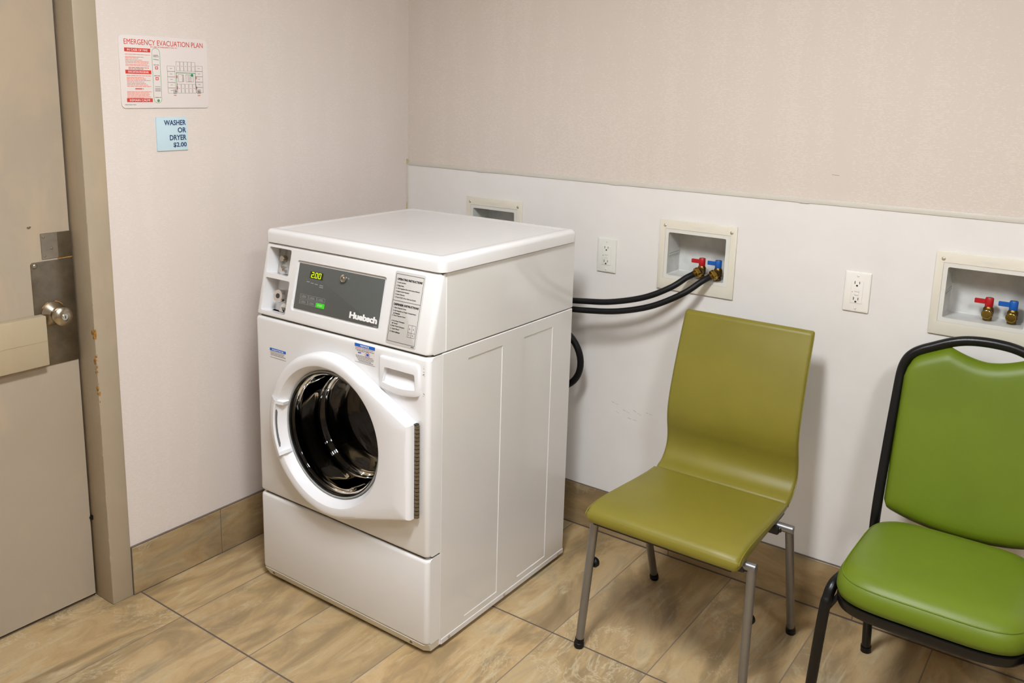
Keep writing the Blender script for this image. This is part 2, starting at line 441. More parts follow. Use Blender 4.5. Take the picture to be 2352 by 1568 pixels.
# white laminate panel on the lower wall
bm = B(); box(bm, (0.004, -0.003, 0.155), (RX, 0.0005, 1.257)); wp = obj('wall_panel', bm, 'wall_panel_white', wb, smooth=False)
wp['label'] = 'smooth white laminate panel on the lower wall'
cs = []
for x0, x1, _ in BOXES:
    c = B(); box(c, (x0+0.028, -0.05, OZ0-0.004), (x1-0.028, 0.05, OZ1+0.004)); cs.append(c)
cut(wp, cs)
bm = B(); box(bm, (0.0, -0.0055, 1.256), (RX, 0.0, 1.2705), 0.0015)
for x in (0.36, 0.93, 1.56, 2.2):                      # small buckles of the strip
    box(bm, (x-0.015, -0.0068, 1.2555), (x+0.015, -0.005, 1.2575), 0.0005)
obj('trim_1', bm, 'trim_strip', kind='structure')
bm = B(); box(bm, (0.0, -0.006, 0.155), (0.009, 0.0, 1.257), 0.001); obj('trim_2', bm, 'trim_strip', kind='structure')
# marks on the wall
lerp_ = lambda a_, b_, t_: a_+(b_-a_)*t_
P = Print((0, 0, 0), (1, 0, 0), (0, 0, 1), 0.0032)
for x0, z0, x1, z1 in ((0.955, .500, .985, .493), (1.0, .480, 1.03, .474), (1.04, .488, 1.075, .476), (1.09, .49, 1.115, .487), (1.02, .455, 1.06, .452), (.975, .468, .99, .463)):
    P.line('scuff', x0+.004, z0, lerp_(x0, x1, .45), lerp_(z0, z1, .45), 0.0018); P.line('scuff', lerp_(x0, x1, .6), lerp_(z0, z1, .6), x1, z1, 0.0012)
P.l = 0.0004; P.line('ink_sketch', 1.630, 1.344, 1.652, 1.343, 0.0012)
P.done(wb, 'scuff_mark')
bm = B(); tube(bm, [V(0.0025, -0.0062, z) + V(random.uniform(-.001, .001), 0, 0) for z in [1.02+0.01*i for i in range(10)]], 0.0022, 6)
tube(bm, [V(0.002, -0.0062, z) for z in (1.262, 1.27, 1.28)], 0.003, 6)
obj('glue_residue', bm, 'glue', wb)

# left wall (x=0) from the corner to the door frame, and on the far side of the door
DY = -1.262; JY = -1.330; DX = -0.080; D2 = -2.27
bm = B(); box(bm, (-0.12, DY-0.03, 0.0), (0.0, 0.0, RZ)); box(bm, (-0.12, RY, 0.0), (0.0, D2-0.06, RZ)); box(bm, (-0.12, D2-0.07, 2.12), (0.0, DY-0.02, RZ))
obj('wall_left', bm, 'wallpaper_left', kind='structure', smooth=False)
bm = B(); box(bm, (RX, RY-0.1, 0), (RX+0.1, 0.12, RZ)); obj('wall_right', bm, 'far_wall_paint', kind='structure', smooth=False)
bm = B(); box(bm, (-0.12, RY-0.1, 0), (RX+0.1, RY, RZ)); obj('wall_front', bm, 'far_wall_paint', kind='structure', smooth=False)

# tile baseboards
def baseboard(name, segs, along, m):
    root = None
    bm_ = B()
    for a, b_ in segs:
        if along == 'x': box(bm_, (a+0.0015, -0.010, 0.003), (b_-0.0015, 0.0, 0.1585), 0.0012, 1)
        else: box(bm_, (0.0, a+0.0015, 0.003), (0.010, b_-0.0015, 0.1585), 0.0012, 1)
    root = obj(name, bm_, m, kind='structure')
    g = B(); a, b_ = segs[0][0], segs[-1][1]
    if along == 'x':
        box(g, (a, -0.0085, 0.0), (b_, -0.0002, 0.1585)); box(g, (a, -0.0075, 0.158), (b_, 0, 0.1608))
    else:
        box(g, (0.0002, a, 0.0), (0.0085, b_, 0.1585)); box(g, (0, a, 0.158), (0.0075, b_, 0.1608))
    obj('grout_joint', g, 'grout', root, smooth=False)
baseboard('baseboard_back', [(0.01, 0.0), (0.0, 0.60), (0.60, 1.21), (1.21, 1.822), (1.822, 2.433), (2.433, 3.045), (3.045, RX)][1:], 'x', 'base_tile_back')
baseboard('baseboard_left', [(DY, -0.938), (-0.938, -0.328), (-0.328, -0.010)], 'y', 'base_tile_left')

# ---------------------------------------------------------------- steel door in its frame
bm = B()
def frame_leg(bm_, y_in, y_out, z1):
    box(bm_, (-0.12, min(y_in, y_out), 0), (0.006, max(y_in, y_out), z1), 0.004, 2)
frame_leg(bm, JY, DY, 2.10); frame_leg(bm, D2, D2-0.068, 2.10); box(bm, (-0.12, D2-0.068, 2.04), (0.006, DY, 2.12), 0.004, 2)
fr = obj('trim_3', bm, 'frame_paint', kind='structure')
bm = B()
for i in range(34):                                   # chipped paint along the jamb arris
    z = random.choice([0.845, 0.85, 0.86, 0.79, 0.775, 0.765, 0.74, 0.73, 0.70, 0.66]) + random.uniform(-0.014, 0.014)
    sphere(bm, (0.0045-random.uniform(0, .006), JY+0.0025+random.uniform(-.002, .002), z), random.uniform(0.0025, 0.0062), (1, 0.5, random.uniform(.8, 1.9)), 8)
for z0_, n_, r_ in ((.846, 9, .0075), (.772, 8, .0065), (.735, 4, .004)):
    for q in range(n_): sphere(bm, (0.0035-random.uniform(0, .010), JY+0.002+random.uniform(-.001, .0015), z0_+random.uniform(-.016, .014)), r_*random.uniform(.6, 1.1), (1, 0.4, random.uniform(.8, 1.5)), 10)
obj('paint_chip', bm, 'chip_orange', fr)
bm = B(); random.seed(11)
for i in range(55):
    z = random.uniform(0.1, 1.3); sphere(bm, (0.003, JY+0.0015, z), random.uniform(0.0015, 0.0035), (1, .6, random.uniform(1.5, 4)), 8)
obj('paint_lump', bm, 'frame_paint', fr)
bm = B(); box(bm, (DX-0.044, D2+0.004, 0.010), (DX, JY-0.005, 2.035), 0.0015, 1)
dr = obj('door_1', bm, 'door_paint', kind='structure')
bm = B(); box(bm, (DX-0.030, D2, 0.0), (DX-0.012, JY, 0.012)); box(bm, (DX-0.03, JY-0.006, 0.0), (DX-0.012, JY, 2.04)); obj('door_gap', bm, 'seam_dark', dr, smooth=False)
b = B(); box(b, (DX-0.001, -1.419, 1.068), (DX+0.0022, JY-0.004, 1.141), 0.0012, 1)
lp = obj('latch_plate', b, 'steel_bright', dr)
b = B(); box(b, (DX+0.0020, -1.372, 1.069), (DX+0.0032, JY-0.004, 1.140), 0.0004, 1); obj('plate_fold', b, 'steel_worn', lp)
for y, z in ((-1.411, 1.131), (-1.411, 1.078), (-1.391, 1.098)): screw('screw', lp, (DX+0.002, y, z), (1, 0, 0), 0.0042, 'steel_bright')
b = B(); pts = [(-1.452, 0.764), (-1.334, 0.764), (-1.334, 1.063), (-1.447, 1.063), (-1.452, 1.058)]
prism(b, [(-y, z) for y, z in pts][::-1], (DX-0.001, 0, 0), (0, -1, 0), (0, 0, 1), 0.0, -0.0045, 0.001)
lg = obj('latch_guard', b, 'steel_worn', dr)
b = B(); cyl(b, (DX+.003, -1.4425, 1.054), (DX+.009, -1.4425, 1.054), .007, prof=[(0, .0075), (.5, .007), (.85, .005), (1, .002)], n=16); obj('screw', b, 'steel_bright', lg)
# knob
KY, KZ = -1.401, 0.913
b = B(); cyl(b, (DX+0.002, KY, KZ), (DX+0.022, KY, KZ), .034, prof=[(0, .034), (.25, .034), (.45, .030), (1, .017)], n=36)
kr = obj('knob_rose', b, 'satin_nickel', dr)
b = B(); prof = [(0, .013), (.2, .0125), (.36, .018), (.52, .0255), (.68, .0275), (.85, .0262), (.95, .021), (1.0, .013)]
cyl(b, (DX+0.018, KY, KZ), (DX+0.066, KY, KZ), .02, prof=prof, n=36); kb = obj('door_knob', b, 'satin_nickel', dr)
b = B(); cyl(b, (DX+0.064, KY, KZ), (DX+0.068, KY, KZ), .0085, n=20); cyl(b, (DX+0.067, KY, KZ), (DX+0.0695, KY, KZ), .006, n=20); obj('key_cylinder', b, 'chrome', kb)
b = B(); box(b, (DX+0.0695, KY-.0012, KZ-.004), (DX+0.0705, KY+.0012, KZ+.004)); obj('keyhole', b, 'slot_dark', kb)
b = B()
for a0_, a1_ in ((35, 80), (110, 150), (235, 270)):
    tube(b, [V(DX+.004, KY+.0345*math.cos(math.radians(q)), KZ+.0345*math.sin(math.radians(q))) for q in range(a0_, a1_, 6)], .0016, 6)
obj('rust_mark', b, 'chip_orange', kr)
b = B(); box(b, (DX+.0005, -1.374, 1.0655), (DX+.003, JY-.004, 1.0678)); obj('rust_line', b, 'chip_orange', lp)
# blocking bar screwed across the door under the knob
b = B(); box(b, (DX-0.001, D2+0.10, 0.7745), (-0.050, -1.434, 0.916), 0.0025, 2)
cbar = obj('cross_bar', b, 'bar_paint', dr)
b = B(); box(b, (-0.0505, D2+0.10, 0.845), (-0.0490, -1.436, 0.8462)); obj('bar_groove', b, 'bar_paint', cbar)
b = B(); sphere(b, (DX+0.004, -1.448, 1.163), 0.003, (0.7, 2.0, .6), 8); obj('paint_drip', b, 'steel_worn', dr)
b = B(); cyl(b, (DX-.002, JY-.002, .262), (DX+.006, JY-.002, .262), .007, n=12); obj('door_bumper', b, 'black_rubber', dr)

# ---------------------------------------------------------------- ceiling light and added fill light
for i, (lx, ly, sx, sy) in enumerate(LAMPS):
    t = thing('ceiling_light', ('recessed square-edged ceiling light nearer the washer' if i == 0 else 'unseen fill light added at the ceiling, farther from the washer'), 'ceiling light', (lx, ly, RZ), 'ceiling lights')
    b = B()
    for a in ((-1, 0), (1, 0)):
        box(b, (lx+a[0]*(sx/2+.01)-.012, ly-sy/2-.02, RZ-.012), (lx+a[0]*(sx/2+.01)+.012, ly+sy/2+.02, RZ+.0))
        box(b, (lx-sx/2-.02, ly+a[0]*(sy/2+.01)-.012, RZ-.012), (lx+sx/2+.02, ly+a[0]*(sy/2+.01)+.012, RZ+.0))
    obj('frame', b, 'white_plastic', t)
    b = B(); box(b, (lx-sx/2, ly-sy/2, RZ-.008), (lx+sx/2, ly+sy/2, RZ-.002)); obj('diffuser', b, ('lamp_diffuser', 'fill_light_diffuser')[i], t, smooth=False)

# ================================================================ wall signs (on x=0 wall; in-plane axis = +y to the right)
SX = 0.0
sg = thing('evacuation_plan', 'white evacuation plan sign with red heading and floor map, above the small blue sign', 'sign', (0, -1.0585, 1.585))
def tilted(y0, y1, z0, z1, r, ang): pass
b = B(); prism(b, [(x-1.0585+0.0, y+1.584) for x, y in roundrect(.2885, .2026, .012)], (0.0, 0, 0), (0, 1, 0), (0, 0, 1), 0.0002, 0.0036, 0.001)
plate = obj('sign_plate', b, 'sign_white', sg)
P = Print((0.0036, -1.2023, 1.4828), (0, 1, 0), (0, 0, 1), 0.0002)   # 0..0.2876 , 0..0.2026
W2, H2 = .2876, .2026
def sx_(px): return px*W2      # fractional placement read off the photo
def f2(x, y): return x*W2, y*H2
P.text('ink_red|heading', 'EMERGENCY EVACUATION PLAN', *f2(.055, .875), .895*W2, .058*H2*1.25, 0.0)
P.text('ink_red|subheading', 'IN CASE OF EMERGENCY DIAL 911', *f2(.34, .845), .30*W2, .018*H2, 0.0)
for y0, tx in ((.775, 'IN CASE OF FIRE'), (.475, 'EVACUATION PROCEDURE'), (.085, 'REMAIN CALM!')):
    P.rect('ink_red|heading_bar|'+tx, *f2(.055, y0), *f2(.335, y0+.052)); P.text('ink_white|bar_lettering|'+tx, tx, .195*W2, (y0+.012)*H2, .22*W2, .028*H2, 0.0, 'C', l=0.0004)
for y, x1 in ((.735, .33), (.700, .26), (.683, .20), (.660, .24), (.640, .31), (.622, .31), (.600, .30), (.582, .315)): P.dashes('ink_pink|fire_text', .06*W2, x1*W2, y*H2, .008*H2)
for y, x1 in ((.555, .31), (.537, .25)): P.dashes('ink_red|centred_text', .09*W2, x1*W2, y*H2, .008*H2)
for y, x1 in ((.445, .335), (.420, .25), (.400, .27), (.380, .32), (.358, .25), (.338, .27), (.318, .29), (.298, .325)): P.dashes('ink_pink|procedure_text', .065*W2, x1*W2, y*H2, .009*H2)
P.dashes('ink_red|note_heading', .15*W2, .24*W2, .262*H2, .014*H2)
for y, x1 in ((.225, .33), (.208, .30), (.190, .31), (.172, .30), (.154, .315), (.138, .24)): P.dashes('ink_pink|note_text', .06*W2, x1*W2, y*H2, .008*H2)
P.dashes('ink_sketch|footer_text', .03*W2, .15*W2, .045*H2, .008*H2)
# key column outlined in green
rr = [(x+.395*W2, y+.455*H2) for x, y in roundrect(.088*W2, .765*H2, .012, 6)]
for (xa, ya), (xb, yb) in zip(rr, rr[1:]+rr[:1]): P.line('ink_green|legend_outline', xa, ya, xb, yb, .0009)
for y in (.735, .715): P.dashes('ink_sketch|legend_text|a', .365*W2, .425*W2, y*H2, .010*H2)
P.line('ink_green|legend_arrow', .365*W2, .685*H2, .425*W2, .675*H2, .0016)
for y in (.60, .45, .145): P.dashes('ink_sketch|legend_text|%g' % y, .365*W2, .43*W2, y*H2, .010*H2)
for y in (.545, .395): P.frame('ink_red|legend_symbol|%g' % y, .380*W2, y*H2, .412*W2, (y+.04)*H2, .0018)
for y in (.30, .275, .262, .249, .236): P.rect('ink_sketch|legend_stairs', .368*W2, y*H2, .43*W2, (y+.006)*H2)
P.disc('ink_green|legend_dot', .40*W2, .105*H2, .0042)
# floor map
def cell(x0, y0, x1, y1):
    P.frame('ink_sketch|floor_map', x0*W2, y0*H2, x1*W2, y1*H2, .0007); P.dashes('ink_sketch|floor_map', (x0+(x1-x0)*.35)*W2, (x0+(x1-x0)*.65)*W2, (y0+y1)/2*H2, .0012)
for i in range(5):
    cell(.515, .60-.078*i-.078, .605, .60-.078*i); cell(.845, .60-.078*i-.078+.012, .935, .60-.078*i+.012)
    cell(.62+.045*i, .53, .665+.045*i, .665); cell(.625+.045*i, .215, .67+.045*i, .345)
P.line('ink_green|escape_route', .615*W2, .505*H2, .845*W2, .505*H2, .0018); P.line('ink_green|escape_route', .62*W2, .505*H2, .62*W2, .26*H2, .0014); P.line('ink_green|escape_route', .845*W2, .505*H2, .845*W2, .26*H2, .0014)
P.frame('ink_sketch|floor_map', .64*W2, .375*H2, .70*W2, .485*H2, .0008); P.frame('ink_sketch|floor_map', .73*W2, .375*H2, .82*W2, .485*H2, .0008)
for q in range(5): P.rect('ink_sketch|floor_map', .685*W2, (.385+.02*q)*H2, .705*W2, (.393+.02*q)*H2); P.rect('ink_sketch|floor_map', .75*W2, (.385+.02*q)*H2, .80*W2, (.390+.02*q)*H2)
P.disc('ink_green|location_dot', .805*W2, .475*H2, .0045)
for x, y in ((.615, .43), (.615, .275), (.845, .42), (.845, .275)): P.frame('ink_red|extinguisher_symbol|%g%g' % (x, y), x*W2, y*H2, (x+.016)*W2, (y+.035)*H2, .0014)
for x in (.575, .86):
    for q in range(6): P.rect('ink_sketch|floor_map', x*W2, (.205+.011*q)*H2, (x+.045)*W2, (.210+.011*q)*H2)
    P.rect('ink_red|exit_mark|%g' % x, (x+.005)*W2, .178*H2, (x+.035)*W2, .186*H2)
for x in (.595, .865): P.line('ink_green|exit_arrow|%g' % x, x*W2, .245*H2, (x+.025)*W2, .235*H2, .0016)
P.done(sg, 'printing')

bs = thing('price_sign', 'small light blue sign with dark blue lettering below the evacuation plan', 'sign', (0, -1.047, 1.407))
b = B(); prism(b, [(x-1.047, y+1.407) for x, y in roundrect(.1035, .0983, .002)], (0, 0, 0), (0, 1, 0), (0, 0, 1), 0.0002, 0.0042, 0.0012)
obj('sign_plate', b, 'sign_blue', bs)
P = Print((0.0042, -1.0987, 1.3578), (0, 1, 0), (0, 0, 1), 0.0002)
for t_, z, x0 in (('WASHER', .0745, .025), ('OR', .0525, .070), ('DRYER', .0305, .042), ('$2.00', .0085, .053)):
    P.text('ink_navy|lettering|'+t_, t_, x0, z, .0985-x0, .0155, 0.022)
P.done(bs, 'printing')

# ================================================================ plumbing boxes
def plumbing_box(x0, x1, label):
    cx = (x0+x1)/2; t = thing('outlet_box', label, 'outlet box', (cx, 0, BZ0), 'laundry outlet boxes in the white wall panel')
    b = B(); box(b, (x0, -0.0095, BZ0), (x1, -0.0032, BZ1), 0.002, 2)
    fl = obj('face_frame', b, 'cream_plastic', t)
    c = B(); box(c, (x0+.020, -.05, OZ0-.012), (x1-.020, .05, OZ1+.012)); cut(fl, [c])
    # inner flange of the box itself
    b = B(); ox0, ox1 = x0+.032, x1-.034
    box(b, (x0+.0195, -.0085, OZ0-.0125), (x1-.0195, -.0034, OZ1+.0125), .0015, 1); fi = obj('inner_flange', b, 'flange_white', t)
    c = B(); box(c, (ox0, -.05, OZ0), (ox1, .05, OZ1), .004, 2); cut(fi, [c])
    # pocket: open-fronted tray with walls 2.5 mm thick
    b = B(); box(b, (ox0-.003, -.0040, OZ0-.003), (ox1+.003, .0905, OZ1+.003)); pk = obj('box_recess', b, 'box_grey', t)
    c = B(); box(c, (ox0, -.05, OZ0), (ox1, .088, OZ1), .003, 1); cut(pk, [c])
    b = B(); box(b, (ox0, .006, OZ0+.062), (ox0+.0022, .085, OZ0+.066), .0008, 1); box(b, (ox0, .006, OZ0+.070), (ox0+.0015, .085, OZ0+.073)); obj('rib', b, 'box_grey', pk)
    for x in (x0+.0185, x1-.0175):
        screw('screw', fl, (x, -.0095, BZ1-.0195), (0, -1, 0), .0052, 'screw')
    for q in range(3):
        pass
    P_ = Print(((x0+x1)/2, -.0095, BZ1-.020), (1, 0, 0), (0, 0, 1), 0.0001)
    for q in range(3): P_.rect('flange_white', -.022+.004*q, -.003*q+.004, .022-.003*q, -.003*q+.005)
    P_.done(fl, 'embossed_mark')
    return t
plumbing_box(BOXES[0][0], BOXES[0][1], 'cream framed outlet box half hidden behind the washer lid')
plumbing_box(BOXES[1][0], BOXES[1][1], 'cream framed outlet box with two black hoses attached, behind the olive chair')
plumbing_box(BOXES[2][0], BOXES[2][1], 'cream framed outlet box without hoses, above the lime green chair')

def valve(x, y, z, colr, label, hosed):
    """ball valve standing on the box floor; z = centre of the outlet"""
    t = thing('shutoff_valve', label, 'valve', (x, y, OZ0), None)
    b = B(); cyl(b, (x, y, OZ0+.0003), (x, y, z+.022), .011, n=20, prof=[(0, .0115), (.2, .0115), (.22, .009), (.3, .013), (.75, .0135), (.9, .010), (1, .0085)])
    cyl(b, (x, y, z), (x, y-.026, z), .0125, n=24, prof=[(0, .012), (.5, .012), (.52, .0135), (.95, .0135), (1, .0125)])
    obj('valve_body', b, 'brass', t)
    b = B(); cyl(b, (x, y, z+.018), (x, y, z+.042), .0105, n=24, prof=[(0, .0100), (.05, .0105), (.93, .0105), (1, .0095)])
    box(b, (x-.036, y-.0035, z+.024), (x-.006, y+.0035, z+.0365), .001, 1)
    lv = obj('lever', b, colr, t)
    b = B(); cyl(b, (x, y, z+.0415), (x, y, z+.0432), .0045, n=12); obj('lever_screw', b, 'steel_bright', lv)
    if not hosed:
        b = B(); cyl(b, (x, y-.0258, z), (x, y-.028, z), .0112, n=24, prof=[(0, .0122), (.3, .0112), (.32, .0105), (1, .0102)]); obj('outlet_cap', b, 'brass_bright', t)
    return t
g_r = 'red'; 
valve(1.247, 0.020, 1.003, 'valve_red', 'brass valve with red lever in the box behind the olive chair', True)
valve(1.302, 0.020, 1.003, 'valve_blue', 'brass valve with blue lever in the box behind the olive chair', True)
valve(2.066, 0.045, 1.000, 'valve_red', 'brass valve with red lever, no hose, in the box above the lime chair', False)
valve(2.124, 0.045, 1.000, 'valve_blue', 'brass valve with blue lever, no hose, in the box above the lime chair', False)

def hose(path, label, end=None):
    pts = catmull(path, 12); t = thing('water_hose', label, 'hose', tuple(path[0]))
    b = B(); tube(b, pts, .0098, 16); obj('hose_tube', b, 'black_rubber', t)
    a = Vector(path[0]); d = (Vector(path[1])-a).normalized()
    b = B(); cyl(b, a-d*.012, a+d*.002, .015, n=24, prof=[(0, .0150), (.15, .0168), (.75, .0168), (.9, .0150), (1, .0120)]); obj('brass_coupling', b, 'brass_bright', t)
    b = B(); cyl(b, a, a+d*.010, .0112, n=20, prof=[(0, .0105), (.1, .0112), (.9, .0112), (1, .0102)]); obj('crimp_ferrule', b, 'brass', t)
hose([(1.2445, -.020, 1.001), (1.225, -.045, .988), (1.188, -.080, .956), (1.11, -.105, .916), (1.00, -.120, .886), (.90, -.130, .874), (.80, -.150, .868), (.70, -.175, .86), (.62, -.205, .84), (.615, -.2200, .838)],
     'upper black rubber hose running from the red valve to the washer back')
hose([(1.2995, -.020, 1.001), (1.278, -.048, .984), (1.232, -.085, .943), (1.14, -.112, .893), (1.03, -.128, .861), (.92, -.138, .847), (.80, -.155, .84), (.70, -.175, .83), (.60, -.205, .80), (.575, -.2200, .79)],
     'lower black rubber hose running from the blue valve to the washer back')
b = B(); cpts = [(.755+.128*math.cos(a), -.10-.012*math.sin(a*1.0)-.02*(a/6.3), .652+.120*math.sin(a)) for a in [math.radians(q) for q in range(-160, 200, 8)]]
tube(b, [V(.52, -.2200, .30), V(.54, -.15, .35), V(.58, -.11, .45)] + cpts + [V(.60, -.09, .50), V(.55, -.07, .35), V(.50, -.06, .2), V(.48, -.06, .03)], .0115, 12)
o = obj('drain_hose', b, 'black_rubber', origin=(.5, -.06, .02)); o['label'] = 'looped black drain hose hanging behind the washer'; o['category'] = 'hose'

# ================================================================ wall outlets
def gfci(cx, cz, label, m, dark):
    t = thing('wall_outlet', label, 'outlet', (cx, 0, cz), 'duplex wall outlets on the white panel')
    b = B(); prism(b, [(x+cx, y+cz) for x, y in roundrect(.0728, .1175, .003)], (0, -.0032, 0), (1, 0, 0), (0, 0, 1), 0, .0062, .0042); obj('cover_plate', b, m, t)
    b = B(); prism(b, [(x+cx, y+cz) for x, y in roundrect(.0345, .0680, .002)], (0, -.0085, 0), (1, 0, 0), (0, 0, 1), 0, .0004, 0); rim = obj('reveal_gap', b, 'ink_grey', t)
    b = B(); prism(b, [(x+cx, y+cz) for x, y in roundrect(.0330, .0665, .002)], (0, -.0085, 0), (1, 0, 0), (0, 0, 1), 0, .0022, .0006); dv = obj('receptacle', b, m, t)
    P_ = Print((cx, -.0107, cz), (1, 0, 0), (0, 0, 1), 0.0001)
    for s in (1, -1):
        dk = dark+'|socket_slot|%d' % s
        z = .0205*s + (.003 if s > 0 else -.003)
        P_.rect(dk, -.0078, z, -.0058, z+.0085); P_.rect(dk, .0050, z+.0005, .0068, z+.008)
        P_.disc(dk, -.0005, z-.0045, .0027, 12); P_.rect(dk, -.0032, z-.0062, .0022, z-.0045)
    P_.done(dv, 'socket_slot')
    b = B(); box(b, (cx-.006, -.0125, cz+.001), (cx+.0075, -.0105, cz+.0075), .0005, 1); obj('reset_button', b, m, dv)
    b = B(); box(b, (cx-.006, -.0125, cz-.0085), (cx+.0065, -.0105, cz-.002), .0005, 1); obj('test_button', b, m, dv)
    b = B(); cyl(b, (cx-.0115, -.0105, cz), (cx-.0115, -.0115, cz), .0012, n=10); obj('indicator_light', b, 'ink_black' if m == 'outlet_white' else 'ink_red', dv)
    for s in (1, -1): screw('screw', t, (cx, -.0090, cz+s*.0475), (0, -1, 0), .0034, m)
gfci(.913, 1.014, 'white wall outlet between the washer and the hosed outlet box', 'outlet_white', 'slot_dark')
gfci(1.7347, 1.015, 'glossy white wall outlet between the two chairs', 'outlet_bright', 'ink_black')

# ================================================================ the washer
X0, X1, YF, YB = 0.229, 0.923, -0.9446, -0.235
XC = (X0+X1)/2
WR = thing('washing_machine', 'white coin-operated front-load washing machine with round glass door', 'washing machine', (XC, -0.59, 0))
ZL, ZS, ZT = 0.300, 0.875, 1.091       # top of lower panel, top of front panel, underside of lid
LEAN = .0482/.2162                     # console leans back
# cabinet: side sheets and back
b = B(); box(b, (X0+.004, YF+.055, .014), (X1, YB, ZS-.0015), .002, 1)
cab = obj('cabinet', b, 'white_side', WR)
cs = []
for y0, y1 in ((-.779, -.617), (-.509, -.349)):
    c = B(); box(c, (X1-.0022, y0, .048), (X1+.03, y1, .836), .0018, 1); cs.append(c)
# door opening in the cabinet front
c = B(); cyl(c, (.570, YF-.1, .575), (.570, -.42, .575), .230, n=64); cs.append(c)
cut(cab, cs)
b = B(); box(b, (X0+.004, YF+.068, ZS+.0015), (X1, YB, ZT), .002, 1); uc = obj('upper_cabinet', b, 'white_side', WR)
c = B(); box(c, (X0-.1, YF-.2, ZS-.1), (X1+.1, YF+.0665, ZT+.1)); c2 = B(); box(c2, (X0+.012, YF-.2, ZS-.1), (X1-.004, YF+.15, ZT-.012)); cut(uc, [c, c2])
# bottom hem of the side sheet + feet
b = B(); box(b, (X1-.012, YF+.06, .013), (X1+.0022, YB, .030), .0015, 1); obj('side_hem', b, 'white_side', WR)
for y in (-.85, -.58, -.27): screw('screw', WR, (X1+.002, y, .022), (1, 0, 0), .005, 'screw')
for x, y in ((X0+.05, YF+.08), (X1-.06, YF+.08), (X0+.05, YB-.05), (X1-.06, YB-.05)):
    b = B(); cyl(b, (x, y, 0), (x, y, .022), .02, n=20, prof=[(0, .022), (.5, .022), (.55, .009), (1, .009)]); obj('foot', b, 'black_rubber', WR)

def front_box(name, lo, hi, r, seg=4):
    b_ = B(); box(b_, lo, hi, r, seg, edges=lambda c_: c_.y < (lo[1]+hi[1])/2 - 1e-4 or False)
    return b_
def rounded_front(b_, lo, hi, r, rz, n=5):
    """box whose two vertical front corners are rounded by r and whose top and bottom front edges are eased by rz"""
    out = []
    x0, y0, z0 = lo; x1, y1, z1 = hi
    def ring(z, s):
        p = [(x0, y1), (x0, y0+r+s)]
        p += [(x0+s*0.6+r-r*math.cos(a), y0+s+r-r*math.sin(a)) for a in [math.pi/2*i/n for i in range(n+1)]]
        p += [(x1-s*0.6-r+r*math.sin(a), y0+s+r-r*math.cos(a)) for a in [math.pi/2*i/n for i in range(n+1)]]
        p += [(x1, y0+r+s), (x1, y1)]
        return [V(x, y, z) for x, y in p]
    zs = []
    for i in range(4):
        a = math.pi/2*i/3; zs.append((z0+rz*(1-math.sin(a)), rz*(1-math.cos(a))))
    zs = [(z0 + rz*(1-math.cos(math.pi/2*i/3)), rz*(1-math.sin(math.pi/2*i/3))) for i in range(4)]
    zt = [(z1 - rz*(1-math.sin(math.pi/2*(3-i)/3+0)) , rz*(1-math.cos(math.pi/2*(3-i)/3))) for i in range(4)]
    zt = [(z1 - rz*(1-math.cos(math.pi/2*(3-i)/3)), rz*(1-math.sin(math.pi/2*(3-i)/3))) for i in range(4)]
    return [ring(z, s) for z, s in zs+zt]
# lower panel with a bevelled kick edge
b = B(); loft(b, rounded_front(b, (X0, YF, .036), (X1-.0005, YF+.065, ZL-.004), .013, .010)); obj('lower_panel', b, 'white_enamel', WR)
b = B(); lo = [V(x, y, .037) for x, y in ((X0, YF+.065), (X0, YF+.012), (X0+.012, YF+.0005), (X1-.013, YF+.0005), (X1-.001, YF+.012), (X1-.001, YF+.065))]
lo2 = [V(x, y, .012) for x, y in ((X0+.004, YF+.065), (X0+.004, YF+.022), (X0+.02, YF+.012), (X1-.022, YF+.012), (X1-.004, YF+.022), (X1-.004, YF+.065))]
loft(b, [lo2, lo]); kk = obj('kick_edge', b, 'cream_plastic', WR)
for x in (.275, .86): screw('screw', kk, (x, YF+.006, .025), (0, -1, -.4), .005, 'steel_worn')
# front panel with the round opening
b = B(); loft(b, rounded_front(b, (X0, YF, ZL+.002), (X1-.0005, YF+.065, ZS-.003), .013, .010)); fp = obj('front_panel', b, 'white_enamel', WR)
c = B(); cyl(c, (.570, YF-.1, .575), (.570, -.6, .575), .200, n=64)
c2 = B(); box(c2, (.757, YF-.05, .764), (.889, YF+.05, .845), .01, 2)
cut(fp, [c, c2])
# dark joints
b = B(); box(b, (X0+.018, YF+.010, ZL-.008), (X1-.018, YF+.06, ZL+.006)); box(b, (X0+.018, YF+.010, ZS-.006), (X1-.018, YF+.06, ZS+.008)); box(b, (X0+.004, YF+.024, ZL-.008), (X1-.004, YF+.06, ZL+.006)); box(b, (X0+.004, YF+.024, ZS-.006), (X1-.004, YF+.06, ZS+.008)); box(b, (X0+.006, YF+.056, ZT-.006), (X1-.004, YB-.01, ZT+.006))
box(b, (X0+.006, YF+.05, .045), (X1-.003, YF+.07, ZS-.01)); pj = obj('panel_joint', b, 'seam_dark', WR, smooth=False)
c = B(); cyl(c, (.570, YF-.1, .575), (.570, -.6, .575), .205, n=64); cut(pj, [c])
b = None
